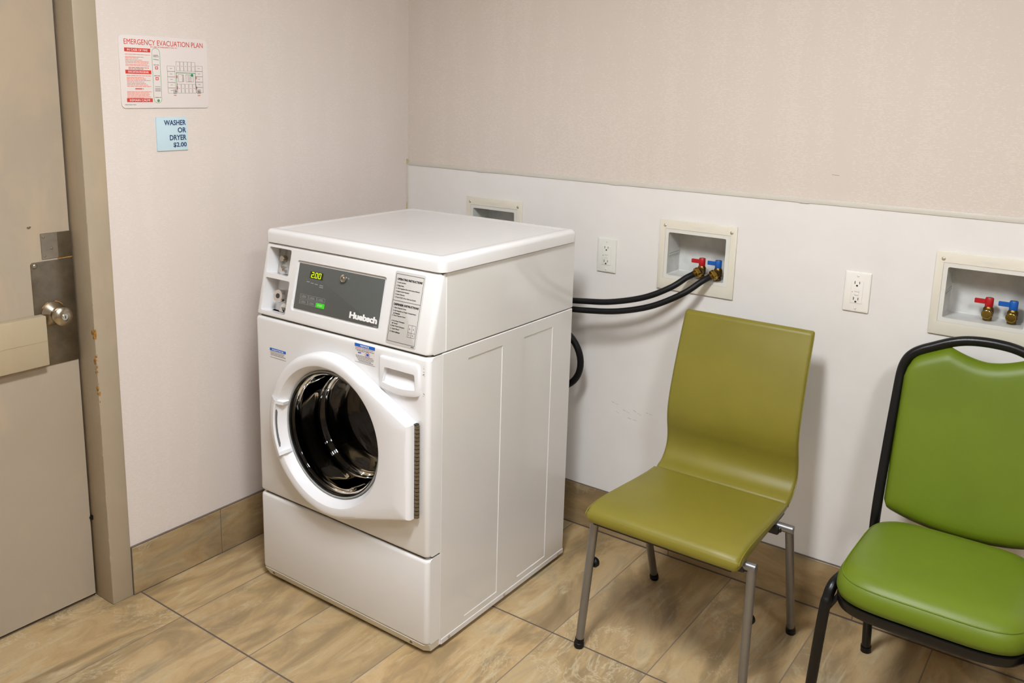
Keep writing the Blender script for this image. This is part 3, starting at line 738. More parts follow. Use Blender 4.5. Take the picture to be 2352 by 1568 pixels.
# console
def shear(me):
    for v in me.vertices:
        pass
cons_o = V(0, YF, ZS); cs_u = V(0, .0482, .2162).normalized(); cs_n = V(1, 0, 0).cross(cs_u)      # outward (towards -y)
b = B(); rings = rounded_front(b, (X0, YF, ZS+.002), (X1-.002, YF+.13, ZT-.001), .016, .007)
for ring in rings:
    for p in ring:
        k_ = 1 if p.y < YF+.12 else 0
        if k_: p.y += (p.z-ZS)*LEAN
        else: p.y = YF+.130
loft(b, rings); con = obj('console', b, 'white_enamel', WR)
def cfr(x, s, d=0): return V(x, cons_o.y, cons_o.z) + cs_u*s + cs_n*d
def cprism(pts, d0, d1, ch=0):
    b_ = B(); prism(b_, pts, cons_o, (1, 0, 0), cs_u, d0, d1, ch); return b_
def rrp(x0, s0, x1, s1, r, n=4): return [(x+(x0+x1)/2, y+(s0+s1)/2) for x, y in roundrect(x1-x0, s1-s0, r, n)]
cut(con, [cprism(rrp(.251, .131, .3495, .2095, .006), -.045, .03), cprism(rrp(.252, .017, .3595, .117, .006), -.052, .03),
          cprism(rrp(.380, .037, .737, .1855, .008), -.0055, .03)])
# control overlay
b = cprism(rrp(.388, .0445, .7275, .1785, .001), -.0056, -.0030, .0004); ov = obj('control_overlay', b, 'grey_overlay', WR)
OVD = -.0030
P = Print(cons_o + cs_n*OVD, (1, 0, 0), cs_u, 0.0003)
P.text('ink_white', 'Huebsch', .6165, .0535, .106, .0185, 0.05, spacing=0.95)
for x0, x1, s in ((.428, .441, .1275), (.446, .458, .1255), (.463, .475, .1245), (.482, .497, .124), (.482, .498, .119)): P.rect('ink_lightgrey|indicator_word|%g' % (s+x0), x0, s, x1, s+.0022)
for row in range(2):
    for q in range(3):
        x = .4095+.0352*q; s = .0775-.0155*row
        if row == 1 and q == 2: continue
        kk_ = 'ink_lightgrey|key_print|%d%d' % (row, q)
        P.frame(kk_, x, s, x+.0338, s+.0125, .0007)
        P.rect(kk_, x+.009, s+.007, x+.025, s+.0085); P.rect(kk_, x+.007, s+.0035, x+.027, s+.005); P.rect(kk_, x+.004, s+.002, x+.0046, s+.010)
P.dashes('ink_lightgrey', .712, .724, .046, .0016)
P.done(ov, {'ink_white': 'lettering', 'ink_lightgrey': 'printing'})
b = cprism(rrp(.4375, .1405, .4915, .1605, .001), OVD, OVD+.0008, .0002); dsp = obj('display', b, 'lcd_dark', ov)
P = Print(cons_o + cs_n*(OVD+.0008), (1, 0, 0), cs_u, 0.0002)
SEG = {'0': 'abcdef', '2': 'abged'}
def seg7(ch, x, s, w_=.0085, h_=.0145, t_=.0018):
    sl = .12
    q = {'a': (0, 1, 1, 1), 'b': (1, 1, 1, .5), 'c': (1, .5, 1, 0), 'd': (0, 0, 1, 0), 'e': (0, .5, 0, 0), 'f': (0, 1, 0, .5), 'g': (0, .5, 1, .5)}
    for k_ in SEG[ch]:
        a0, b0, a1, b1 = q[k_]; P.line('lcd_on', x+a0*w_+b0*h_*sl, s+b0*h_, x+a1*w_+b1*h_*sl, s+b1*h_, t_)
seg7('2', .4445, .1435); P.disc('lcd_on', .4568, .1437, .0012, 8); seg7('0', .4600, .1435); seg7('0', .4740, .1435)
P.done(dsp, 'digit')
b = cprism(rrp(.480, .0605, .5140, .0745, .0012), OVD, OVD+.0012, .0004); gb = obj('start_button', b, 'led_green', ov); gb['label'] = 'lit green button'
P = Print(cons_o + cs_n*(OVD+.0012), (1, 0, 0), cs_u, 0.0002); P.text('ink_palegreen', 'START', .497, .065, .02, .0055, .02, 'C'); P.done(gb, 'lettering')
b = B(); lk = cfr(.577, .1585); cyl(b, lk-cs_n*.001, lk+cs_n*.006, .0105, n=28, prof=[(0, .0108), (.6, .0108), (.75, .0085), (1, .0080)]); lo_ = obj('key_lock', b, 'chrome', ov)
b = B(); cyl(b, lk+cs_n*.006, lk+cs_n*.0075, .0055, n=20); obj('lock_barrel', b, 'steel_bright', lo_)
b = B(); box(b, lk+cs_n*.0078-V(.0008, .0006, .003), lk+cs_n*.0078+V(.0008, .0006, .003)); obj('keyhole', b, 'slot_dark', lo_)
# coin drop in the upper recess
b = cprism(rrp(.255, .1325, .349, .209, .003), -.0445, -.040); cp = obj('coin_plate', b, 'console_recess', WR)
b = cprism(rrp(.316, .194, .334, .203, .001), -.040, -.0392); obj('plate_sticker', b, 'label_grey', cp)
b = B(); a = cfr(.283, .178, -.040); cyl(b, a, a+cs_n*.016, .010, n=20, prof=[(0, .010), (.8, .010), (1, .008)])
tube(b, [a+cs_n*.003+cs_u*.005, a+cs_n*.003+cs_u*.03], .0012, 8); obj('coin_button', b, 'satin_nickel', cp)
b = B(); a2 = cfr(.284, .143, -.040); tube(b, [a+cs_n*.012-cs_u*.006, cfr(.284, .16, -.026), a2+cs_n*.010], .0022, 8); tube(b, [cfr(.276, .17, -.036), cfr(.276, .147, -.036)], .0009, 6); obj('coin_chute', b, 'chrome', cp)
b = B(); cyl(b, a2, a2+cs_n*.014, .013, n=24, prof=[(0, .013), (.6, .013), (.8, .010), (1, .006)]); obj('coin_cup', b, 'chrome', cp)
# coin box lock in the lower recess
b = cprism(rrp(.262, .020, .357, .114, .003), -.0515, -.048); lpq = obj('coin_box_plate', b, 'white_plastic', WR)
b = B(); c0 = cfr(.304, .067, -.048); cyl(b, c0, c0+cs_n*.036, .0195, n=32, prof=[(0, .0195), (.92, .0195), (1, .0185)]); cl = obj('coin_box_lock', b, 'chrome', lpq)
b = B(); cyl(b, c0+cs_n*.036, c0+cs_n*.0372, .0075, n=20); obj('lock_hole', b, 'slot_dark', cl)
b = B(); cyl(b, cfr(.304, .026, -.048), cfr(.304, .026, -.030), .016, n=24, prof=[(0, .018), (.3, .018), (.4, .008), (1, .007)]); obj('lock_collar', b, 'chrome', lpq)
# instruction label
b = cprism(rrp(.766, .0115, .873, .2085, .006), .0001, .0007, .0002); il = obj('instruction_label', b, 'label_grey', WR)
P = Print(cons_o + cs_n*.0007, (1, 0, 0), cs_u, 0.0002)
P.frame('ink_black', .7705, .0195, .8685, .2015, .0009); P.rect('ink_black', .7705, .1290, .8685, .1300)
P.text('ink_black', 'OPERATING INSTRUCTIONS', .776, .1845, .088, .0060, .05)
P.text('ink_black', 'DISPENSER INSTRUCTIONS', .776, .1165, .088, .0060, .05)
for s, t_, x_, w_ in ((.176, '1. Load Laundry.', .776, .033), (.168, '2. Close Door.', .776, .027), (.160, '3. Add Supplies (See Instructions Below).', .776, .084), (.152, '4. Select Cycle Needed.', .776, .048), (.144, '5. Insert Payment.', .776, .034), (.136, '6. Press START (Door Must be Closed).', .776, .075),
                 (.108, '1. Open Dispenser Door.', .776, .047), (.100, '2. Add Supplies to Proper Compartment', .776, .082), (.0935, 'as Needed.', .779, .024), (.087, '3. Close Dispenser Door.', .776, .048),
                 (.0725, 'A. Pre-Wash Detergent', .776, .047), (.066, '(If Used)', .779, .020), (.059, 'B. Main Wash Detergent', .776, .049), (.0515, 'C. Liquid Bleach', .776, .032), (.0440, 'D. Fabric Softener', .776, .036)):
    P.text('ink_black', t_, x_, s, w_, .0042, .03)
P.frame('ink_black', .8385, .040, .8640, .073, .0006); P.rect('ink_black', .8385, .052, .8640, .0526); P.rect('ink_black', .8510, .040, .8516, .073)
for x_, s_, c_ in ((.844, .061, 'A'), (.857, .061, 'B'), (.844, .0445, 'C'), (.857, .0445, 'D')): P.text('ink_black', c_, x_, s_, 0, .0035, .01, 'C')
P.dashes('ink_black', .857, .868, .0155, .0018)
P.done(il, 'lettering')
# lid with softly rounded rim and shallow raised field
LX0, LX1, LY0, LY1, LZ = X0-.002, X1+.006, -.9000, -.232, 1.1325
def rr3(ins, z, r=.022, n=6):
    w_, h_ = LX1-LX0-2*ins, LY1-LY0-2*ins
    return [V(x+(LX0+LX1)/2, y+(LY0+LY1)/2, z) for x, y in roundrect(w_, h_, max(.004, r-ins), n)]
b = B(); loft(b, [rr3(.006, ZT+.002), rr3(0, ZT+.002), rr3(0, LZ-.014), rr3(.0012, LZ-.009), rr3(.004, LZ-.0045), rr3(.009, LZ-.0012), rr3(.016, LZ), rr3(.028, LZ-.0006), rr3(.034, LZ-.0022, .036), rr3(.042, LZ-.0026, .044)])
obj('lid', b, 'white_enamel', WR, angle=50)
# dispenser drawer front
b = B()
n = 12; outl = []
zt_, xl, xr = .8505, .7525, .8935
outl = [(xl+.006, zt_), (xl+.0015, zt_-.0015), (xl, zt_-.007)]
outl += [(xl+.001, .775), (xl+.004, .766)]
outl += [(xl+.010+(xr-xl-.020)*i/n, .7605-.0075*math.sin(math.pi*i/n)) for i in range(n+1)]
outl += [(xr-.0035, .764), (xr-.0005, .772), (xr, zt_-.012), (xr-.003, zt_-.003), (xr-.010, zt_)]
prism(b, [(x, z) for x, z in outl], (0, YF+.004, 0), (1, 0, 0), (0, 0, 1), -.02, .0135, .005)
dd = obj('dispenser_drawer', b, 'white_plastic', WR)
ho = [(.772, .8195), (.774, .822)] + [(.776+(.877-.776)*i/10, .8225+.000*math.sin(i)) for i in range(11)] + [(.880, .8195), (.882, .80), (.884, .782)] + [(.880-(.880-.766)*i/12, .779-.0055*math.sin(math.pi*i/12)) for i in range(13)] + [(.768, .795)]
c = B(); prism(c, ho[::-1], (0, YF, 0), (1, 0, 0), (0, 0, 1), -.0165, .05); cut(dd, [c])
b = B(); rs = []                                      # scooped finger well
for i in range(9):
    t_ = i/8; z = .8225-.0505*t_; d = -.0155+.0240*t_**1.1
    rs.append([V(x, YF-d-.0005, z) for x in (.768, .786, .806, .826, .846, .866, .886)])
loft(b, rs, False, False, closed=False); obj('finger_well', b, 'white_plastic', dd)
# stickers
def sticker(name, x0, z0, x1, z1, lines, big):
    b_ = B(); box(b_, (x0, YF-.0004, z0), (x1, YF+.0005, z1)); s_ = obj(name, b_, 'sticker_white', WR, smooth=False)
    P_ = Print((x0, YF-.0004, z0), (1, 0, 0), (0, 0, 1), 0.0002); w_, h_ = x1-x0, z1-z0; hb = .0095 if big else .0085
    P_.rect('ink_blue', 0, h_-hb, w_, h_); P_.text('ink_white', 'NOTICE', w_/2, h_-hb+.002, w_*.42 if big else w_*.7, hb-.0045, .03, 'C', l=.0004)
    for z, a_, b2, c_ in lines: P_.dashes(c_, w_*a_, w_*b2, h_-hb-z, .0014)
    if big:
        P_.line('ink_blue', .012, h_-.0265, .024, h_-.0255, .003); P_.rect('ink_blue', .044, h_-.0305, .053, h_-.0235)
        ring_ = [(.0485+.0085*math.cos(a), h_-.027+.0075*math.sin(a)) for a in [2*math.pi*i/20 for i in range(21)]]
        for (xa, ya), (xb, yb) in zip(ring_, ring_[1:]): P_.line('ink_red', xa, ya, xb, yb, .0010, l=.0003)
    P_.rect('ink_grey', 0, 0, w_, .0006)
    P_.done(s_, {'ink_blue': 'blue_heading', 'ink_white': 'lettering'})
sticker('notice_sticker', .294, .752, .366, .7815, [(.0045, .03, .9, 'ink_sketch'), (.009, .05, .85, 'ink_grey'), (.0135, .06, .97, 'ink_grey')], False)
sticker('notice_sticker', .6535, .812, .7305, .8660, [(.004, .03, .3, 'ink_red'), (.004, .34, .9, 'ink_grey'), (.0085, .03, .95, 'ink_grey'), (.012, .1, .5, 'ink_grey'), (.0255, .05, .9, 'ink_grey'), (.0295, .05, .95, 'ink_grey'), (.0335, .1, .92, 'ink_grey'), (.0375, .15, .8, 'ink_grey'), (.041, .2, .9, 'ink_grey')], True)
P = Print((0, YF, 0), (1, 0, 0), (0, 0, 1), .0002)     # worn specks beside the drawer
for i in range(14): P.dashes('ink_sketch', .903+random.uniform(-.003, .004), .906+random.uniform(0, .004), random.choice([.85, .845, .83, .825, .775, .77, .765])+random.uniform(-.004, .004), .0009)
P.done(fp, 'wear_marks')

# --- porthole door: hull of a circle and the hinge side
CX, CZ, RO = .568, .575, .2440
HX, HT, HB = .885, .688, .418
circ = [(CX+RO*math.cos(2*math.pi*i/180), CZ+RO*math.sin(2*math.pi*i/180)) for i in range(180)] + [(HX, HT), (HX, HB)]
def hull(pts):
    pts = sorted(set(pts)); cr = lambda o, a, b_: (a[0]-o[0])*(b_[1]-o[1])-(a[1]-o[1])*(b_[0]-o[0])
    L_, U_ = [], []
    for p in pts:
        while len(L_) > 1 and cr(L_[-2], L_[-1], p) <= 0: L_.pop()
        L_.append(p)
    for p in reversed(pts):
        while len(U_) > 1 and cr(U_[-2], U_[-1], p) <= 0: U_.pop()
        U_.append(p)
    return L_[:-1]+U_[:-1]
HP = hull(circ)
def ray(th, pts):
    dx, dz = math.cos(th), math.sin(th); best = 0
    for (ax, az), (bx, bz) in zip(pts, pts[1:]+pts[:1]):
        ex, ez = bx-ax, bz-az; det = dx*(-ez)+dz*ex
        if abs(det) < 1e-12: continue
        t_ = ((ax-CX)*(-ez)+(az-CZ)*ex)/det; s_ = (dx*(az-CZ)-dz*(ax-CX))/det
        if t_ > 0 and -1e-6 <= s_ <= 1+1e-6: best = max(best, t_)
    return best
angs = sorted([2*math.pi*i/144 for i in range(144)] + [math.atan2(HT-CZ, HX-CX), math.atan2(HB-CZ, HX-CX) % (2*math.pi)])
def oring(ins, y):
    out = []
    for a in angs:
        r = ray(a, HP); px, pz = CX+r*math.cos(a), CZ+r*math.sin(a)
        # inset towards the centre, but keep the flat hinge edge upright
        k_ = ins
        qx, qz = CX+(r-k_)*math.cos(a), CZ+(r-k_)*math.sin(a)
        out.append(V(qx, y, qz))
    return out
def cring(rad, y): return [V(CX+rad*math.cos(a), y, CZ+rad*math.sin(a)) for a in angs]
def mixring(a_, b_, t_): return [p.lerp(q, t_) for p, q in zip(a_, b_)]
b = B()
A0, A1 = oring(0, YF-.0008), oring(0, -.9705)
F0 = oring(.0085, -.9825); F1 = oring(.0145, -.9842)
C1 = cring(.2135, -.9835)
for i, a in enumerate(angs):                          # keep crest outside of the inner circle
    if (F1[i]-V(CX, F1[i].y, CZ)).length < .2155: F1[i] = V(CX+.2155*math.cos(a), -.984, CZ+.2155*math.sin(a))
loft(b, [cring(.205, YF-.0008), A0, A1, oring(.0022, -.9765), F0, F1, mixring(F1, C1, .5), C1, cring(.2095, -.9825), cring(.2055, -.9785), cring(.194, -.958), cring(.190, -.952), cring(.1895, YF-.0015)], False, False)
dw = obj('door', b, 'white_plastic', WR, angle=28)
# glass: shallow collar then a bowl going into the drum
b = B(); gp = [(.1895, -.9535), (.1840, -.9560), (.1780, -.9560), (.1745, -.950), (.1720, -.930), (.168, -.90), (.160, -.868), (.150, -.850), (.138, -.840), (.128, -.834), (.120, -.822), (.112, -.806), (.100, -.795), (.080, -.790), (.050, -.788), (.015, -.787)]
N = 96
def lathe(b_, prof, n_=N, cx=CX, cz=CZ, cap=True):
    rs_ = [[V(cx+r*math.cos(2*math.pi*i/n_), y, cz+r*math.sin(2*math.pi*i/n_)) for i in range(n_)] for r, y in prof]
    loft(b_, rs_, False, cap)
gp = [(.1895, -.9535), (.1840, -.9560), (.1800, -.9550), (.1780, -.945), (.1765, -.915), (.1740, -.880), (.1710, -.858), (.1665, -.850), (.1600, -.846), (.1560, -.836), (.1535, -.805), (.1515, -.775), (.1480, -.760), (.1400, -.752), (.1320, -.751), (.1260, -.746), (.1210, -.738), (.1050, -.734), (.060, -.731), (.015, -.730)]
back = [(.1895, -.947), (.184, -.947), (.1765, -.946), (.1735, -.940), (.1720, -.914), (.1695, -.879), (.1665, -.856), (.1630, -.8465), (.1570, -.8420), (.1520, -.834), (.1490, -.804), (.1470, -.773), (.1440, -.757), (.1385, -.748), (.1310, -.7468), (.1235, -.742), (.1190, -.734), (.1040, -.730), (.060, -.727), (.015, -.726)]
rs_ = [[V(CX+r*math.cos(2*math.pi*i/N), y, CZ+r*math.sin(2*math.pi*i/N)) for i in range(N)] for r, y in gp+back[::-1]]
b = B(); R_ = loft(b, rs_, False, False)
n0_ = len(gp)
b.faces.new(R_[n0_-1]) ; b.faces.new(R_[n0_]); 
# remove the inner tube face strip between the two caps
for i in range(N):
    j = (i+1) % N
    for f_ in list(b.faces):
        pass
    break
fs = [f_ for f_ in b.faces if len(f_.verts) == 4 and all((v.co-V(CX, v.co.y, CZ)).length < .0155 for v in f_.verts)]
bmesh.ops.delete(b, geom=fs, context='FACES_ONLY')
for i in range(N):                                     # close the outer rim
    j = (i+1) % N; b.faces.new((R_[0][i], R_[0][j], R_[-1][j], R_[-1][i]))
dg_ = obj('door_glass', b, 'door_glass', dw, angle=60)
# clear rings seen at the glass rim
b = B(); lathe(b, [(.1895, -.9525), (.1885, -.9575), (.1865, -.9585), (.1845, -.9570), (.1835, -.952)], cap=False); obj('glass_rim', b, 'ink_lightgrey', dg_)
# rubber gasket and drum behind
b = B(); lathe(b, [(.199, YF+.004), (.1935, YF+.006), (.190, -.925), (.196, -.905), (.188, -.885), (.182, -.870), (.190, -.850), (.205, -.840)], cap=False); obj('door_gasket', b, 'gasket', WR)
b = B(); lathe(b, [(.190, -.846), (.225, -.840), (.2275, -.80), (.2275, -.52), (.215, -.50), (.12, -.47), (.05, -.465), (.02, -.465)], cap=True)
for q in range(3):
    a = math.radians(90+120*q)
    rs2 = []
    for y in (-.80, -.65, -.52):
        rs2.append([V(CX+r*math.cos(a+d), y, CZ+r*math.sin(a+d)) for r, d in ((.226, -.16), (.18, -.05), (.175, 0), (.18, .05), (.226, .16))])
    loft(b, rs2, True, True, closed=True)
obj('drum', b, 'drum_steel', WR)
# handle: grip block on the left of the ring with a grey strip for the shade of its finger slot
b = B(); hs = []
a0, a1 = math.radians(161), math.radians(209)
HPF = ((.2437, -.955), (.2441, -.9715), (.2420, -.9785), (.2340, -.9865), (.2150, -.9925), (.2112, -.9930), (.2088, -.9905), (.2070, -.9700), (.2120, -.9600))
for i in range(15):
    a = a0+(a1-a0)*i/14
    hs.append([V(CX+r*math.cos(a), y, CZ+r*math.sin(a)) for r, y in HPF])
loft(b, hs); hd = obj('door_handle', b, 'white_plastic', dw, angle=30)
for aa, da in ((161, 3.0), (206.0, 3.0)):
    b = B(); hs = []
    for i in range(4):
        a = math.radians(aa+da*i/3)
        hs.append([V(CX+r*math.cos(a), y, CZ+r*math.sin(a)) for r, y in ((.2435, -.955), (.2439, -.9713), (.2418, -.9783), (.2338, -.9863), (.2148, -.9923), (.2110, -.9928), (.199, -.9850), (.1905, -.9770), (.1905, -.955))])
    loft(b, hs); obj('handle_end', b, 'white_plastic', hd, angle=30)
b = B(); hs = []
for i in range(9):
    a = math.radians(170+32*i/8); q = math.sin(math.pi*(i+.3)/8.6)**.6; hs.append([V(CX+r*math.cos(a), y, CZ+r*math.sin(a)) for r, y in ((.2092, -.9865), (.2078, -.9870), (.2066, -.9865+.013*q), (.2082, -.9865+.013*q))])
loft(b, hs); obj('slot_shade', b, 'ink_grey', hd)
# piano hinge on the right edge of the door
b = B(); nh = 24
for i in range(nh):
    z0 = HB+.002+(HT-HB-.004)*i/nh; z1 = HB+.002+(HT-HB-.004)*(i+1)/nh
    cyl(b, (HX+.0062, -.9535, z0+.0011), (HX+.0062, -.9535, z1-.0011), .0068, n=14)
hg = obj('hinge', b, 'hinge_brown', dw)
b = B(); box(b, (HX-.001, -.9580, HB+.001), (HX+.0055, -.9452, HT)); obj('hinge_pin', b, 'slot_dark', hg, smooth=False)
b = B(); box(b, (HX+.004, -.9600, HT-.001), (HX-.006, -.947, HT+.001)); obj('hinge_cap', b, 'slot_dark', hg)

# ================================================================ olive chair
CA = thing('visitor_chair', 'olive green vinyl chair with silver tube legs beside the washer', 'chair', (1.463, -.40, 0))
ac = 1.4625
def sweep_pad(b_, st, round_=.45, n_=7):
    """st: list of (y,z, nx_y,nx_z, width_left x, width_right x, thickness); (y,z) is on the upper surface, normal points up/out"""
    rings_ = []
    for (y, z, ny, nz, xl_, xr_, th) in st:
        w_ = xr_-xl_; r = min(th*round_, w_/3)
        pts = roundrect(w_, th, r, 4); cx_ = (xl_+xr_)/2
        rings_.append([V(cx_+px_, y - ny*(th/2) + ny*py_, z - nz*(th/2) + nz*py_) for px_, py_ in pts])
    loft(b_, rings_)
def prof_st(path, xs, ths, k_=6):
    pts = catmull([V(0, y, z) for y, z in path], k_); N_ = len(pts); st = []
    for i, p in enumerate(pts):
        t_ = (pts[min(i+1, N_-1)]-pts[max(i-1, 0)]).normalized()
        nrm = V(1, 0, 0).cross(t_); u_ = i/(N_-1)
        nrm = -nrm if nrm.z < -1e-3 or (abs(nrm.z) < .35 and nrm.y > 0) else nrm
        st.append((p, nrm, u_))
    return [(p.y, p.z, n_.y, n_.z, *xs(u_, p), ths(u_)) for p, n_, u_ in st]
def lerp(a_, b_, t_): return a_+(b_-a_)*t_
# seat
seat_path = [(-.6655, .418), (-.6655, .428), (-.659, .440), (-.643, .450), (-.61, .4565), (-.56, .457), (-.48, .452), (-.38, .445), (-.31, .441), (-.268, .4385)]
def sx1(u_, p):
    t_ = (p.y+.665)/.40; xl_ = lerp(1.247, 1.259, t_); xr_ = lerp(1.686, 1.671, t_); e_ = .012*max(0, 1-u_*9)**2
    return xl_+e_, xr_-e_
top = catmull([V(0, *p) for p in [(-.6675, .436), (-.660, .4455), (-.645, .4525), (-.61, .4575), (-.56, .457), (-.48, .452), (-.38, .445), (-.31, .442), (-.278, .4405), (-.268, .4375), (-.264, .430)]], 5)
bot = catmull([V(0, *p) for p in [(-.262, .410), (-.30, .408), (-.40, .411), (-.50, .413), (-.60, .414), (-.640, .412), (-.658, .410), (-.6665, .414), (-.6695, .424)]], 5)
prof = top+bot; ymid = -.45
b = B(); rings_ = []
for e_, dl in ((0, .016), (.001, .011), (.0035, .0065), (.008, .0025), (.014, 0.0), (.2, 0), (.5, 0), (-.5, 0), (-.2, 0), (-.014, 0), (-.008, .0025), (-.0035, .0065), (-.001, .011), (-1e-9, .016)):
    ring_ = []
    for p in prof:
        xl_, xr_ = sx1(1, p); cz_ = .432
        z = p.z - max(-1, min(1, (p.z-cz_)/.012))*min(dl, abs(p.z-cz_)*.9); y = p.y + (dl if p.y < -.655 else dl*.5*max(0, (-.62-p.y)/.035))
        if abs(e_) in (.2, .5): x = (lerp(xl_, xr_, .2 if e_ == .2 else (.5 if e_ == .5 else (.62 if e_ == -.5 else .8))))
        else: x = xl_+e_ if e_ >= 0 else xr_+e_
        ring_.append(V(x, y, z))
    rings_.append(ring_)
loft(b, rings_); obj('seat', b, 'olive_vinyl', CA, angle=70)
b = B()
for e_ in (0.0015,):
    for s_ in (-1, 1):
        L_ = []
        for p in top[2:-2]:
            xl_, xr_ = sx1(1, p); L_.append(V(xl_+e_ if s_ < 0 else xr_-e_, p.y, p.z-.0085))
        tube(b, L_, .0015, 6)
        obj('welt_seam', b, 'olive_vinyl', [o_ for o_ in CA.children if o_.name.startswith('seat')][0]); b = B()
b.free()
# backrest
back_path = [(-.2665, .426), (-.2625, .4375), (-.252, .4445), (-.228, .455), (-.209, .476), (-.2015, .500), (-.2035, .530), (-.2120, .565), (-.2165, .605), (-.211, .655), (-.198, .71), (-.181, .77), (-.162, .83), (-.143, .885), (-.137, .9015), (-.128, .9085), (-.121, .9085)]
def sx2(u_, p):
    xl_ = 1.262 if p.z < .5 else lerp(1.262, 1.2665, (p.z-.5)/.4); xr_ = lerp(1.671, 1.661, max(0, (p.z-.44)/.46))
    return xl_, xr_
def st2(u_): return .026 if u_ < .86 else .026*(1-.35*(u_-.86)/.14)
pts_ = catmull([V(0, y, z) for y, z in back_path], 6); st = []
for i, p in enumerate(pts_):
    t_ = (pts_[min(i+1, len(pts_)-1)]-pts_[max(i-1, 0)]).normalized(); nrm = V(0, -t_.z, t_.y); u_ = i/(len(pts_)-1)
    xl_, xr_ = sx2(u_, p); st.append((p.y, p.z, nrm.y, nrm.z, xl_, xr_, st2(u_)))
b = B(); sweep_pad(b, st, .42); bk = obj('backrest', b, 'olive_vinyl', CA, angle=60)
# welted seam along the edges
def seam(path, xf, off, m='olive_vinyl', parent=None, side=1):
    b_ = B(); pts = catmull([V(0, y, z) for y, z in path], 6)
    L_ = []
    for i, p in enumerate(pts):
        t_ = (pts[min(i+1, len(pts)-1)]-pts[max(i-1, 0)]).normalized(); nrm = V(0, -t_.z, t_.y)
        xl_, xr_ = xf(i/(len(pts)-1), p); q = p - nrm*off; q.x = (xr_ if side > 0 else xl_)
        L_.append(q)
    tube(b_, L_, .0016, 6); obj('welt_seam', b_, m, parent)
for s in (1, -1):
    seam(back_path[2:-2], lambda u_, p: sx2(u_, p), .011, parent=bk, side=s)
# black under-shell of the seat
b = B(); sh_path = [(-.655, .4125), (-.60, .413), (-.48, .412), (-.36, .409), (-.29, .407), (-.262, .409)]
st = [(y, z, 0, 1, 1.268, 1.664, .010) for y, z in sh_path]; sweep_pad(b, st, .4)
ush = obj('under_shell', b, 'black_plastic', CA)
for y0, y1, zz in ((-.640, -.575, .392), (-.385, -.325, .388)):
    b = B(); yc_ = (y0+y1)/2; box(b, (1.262, yc_-.012, .395), (1.690, yc_+.012, .410), .003, 1)
    box(b, (1.650, yc_-.017, zz), (1.684, yc_+.017, .414), .005, 2); box(b, (1.262, yc_-.017, zz), (1.287, yc_+.017, .411), .005, 2)
    obj('mounting_bracket', b, 'black_plastic', CA)
def chair_leg(top, foot, xin):
    b_ = B(); top, foot = V(*top), V(*foot)
    d = (top-foot).normalized(); tube(b_, [foot+d*.02, top-d*.004], .0118, 20)
    # mitred stub going inwards under the seat
    tube(b_, [top+V(0, 0, -.002)+V(.0105*(1 if xin < top.x else -1), 0, 0), V(xin, top.y, top.z-.002)], .0118, 20)
    sphere(b_, top-V(0, 0, .003), .0121, (1, 1, 1), 16)
    l_ = obj('leg', b_, 'brushed_leg', CA)
    b_ = B(); cyl(b_, foot-V(0, 0, 0), foot+d*.030, .0142, n=18, prof=[(0, .012), (.15, .0145), (.55, .0145), (.6, .0130), (1, .0130)]); obj('foot_cap', b_, 'black_rubber', l_)
    return l_, d
legs = []
legs.append(chair_leg((1.2560, -.622, .400), (1.2290, -.634, .0), 1.275)); legs.append(chair_leg((1.7000, -.612, .412), (1.7080, -.634, .0), 1.668))
legs.append(chair_leg((1.2600, -.352, .398), (1.2380, -.168, .0), 1.28)); legs.append(chair_leg((1.7080, -.352, .410), (1.6930, -.186, .0), 1.668))
for i, (x, y, z) in enumerate(((1.2500, -.612, .262), (1.6990, -.606, .262))):
    b = B(); cyl(b, (x, y-.004, z), (x+.004, y+.016, z), .015, n=18, prof=[(0, .010), (.3, .0145), (.7, .0145), (1, .009)]); obj('bumper', b, 'black_rubber', legs[i][0])

# ================================================================ lime stacking chair
CB = thing('stacking_chair', 'lime green padded chair with black tube frame at the right edge', 'chair', (2.10, -.42, 0))
bx = 2.1
def ax_(u_): return bx+u_
def lean(z): return -.235 + (z-.45)*.22          # plane of the backrest
# frame of the back: left upright, arched handle, right upright (one bent tube), rear legs run on down
def arch(u_):   # height of the frame over |u|
    a = abs(u_)
    pts = [(0, .9585), (.05, .955), (.09, .944), (.13, .926), (.155, .914), (.175, .900), (.189, .880), (.197, .850)]
    for (a0_, h0), (a1_, h1) in zip(pts, pts[1:]):
        if a <= a1_: return lerp(h0, h1, (a-a0_)/(a1_-a0_))
    return .85
left = [(-.205, -.138, .0), (-.203, -.19, .22), (-.2015, -.238, .40), (-.2015, -.240, .455), (-.2025, -.222, .53), (-.2015, -.190, .66), (-.199, -.160, .79), (-.197, -.146, .848), (-.189, -.141, .880), (-.175, -.137, .900), (-.155, -.134, .914), (-.13, -.131, .926), (-.09, -.127, .944), (-.05, -.124, .955), (0, -.123, .9585)]
top_ = [p for p in left if p[2] >= .455 and p[0] < 0]
def fx(p, s=1): return V(bx+s*p[0], p[1], p[2])
pathf = [fx(p) for p in left if p[2] >= .40] + [fx(p, -1) for p in reversed(left[:-1]) if p[2] >= .40]
b = B(); tube(b, catmull(pathf, 6), .0128, 16); obj('back_frame', b, 'black_powder', CB)
for s in (1, -1):
    b = B(); tube(b, catmull([fx(p, s) for p in left[:4]], 6), .0125, 14); lg_ = obj('leg', b, 'black_powder', CB)
    b = B(); cyl(b, fx(left[0], s), fx(left[0], s)+V(0, -.005, .02), .0145, n=16); obj('foot_cap', b, 'black_rubber', lg_)
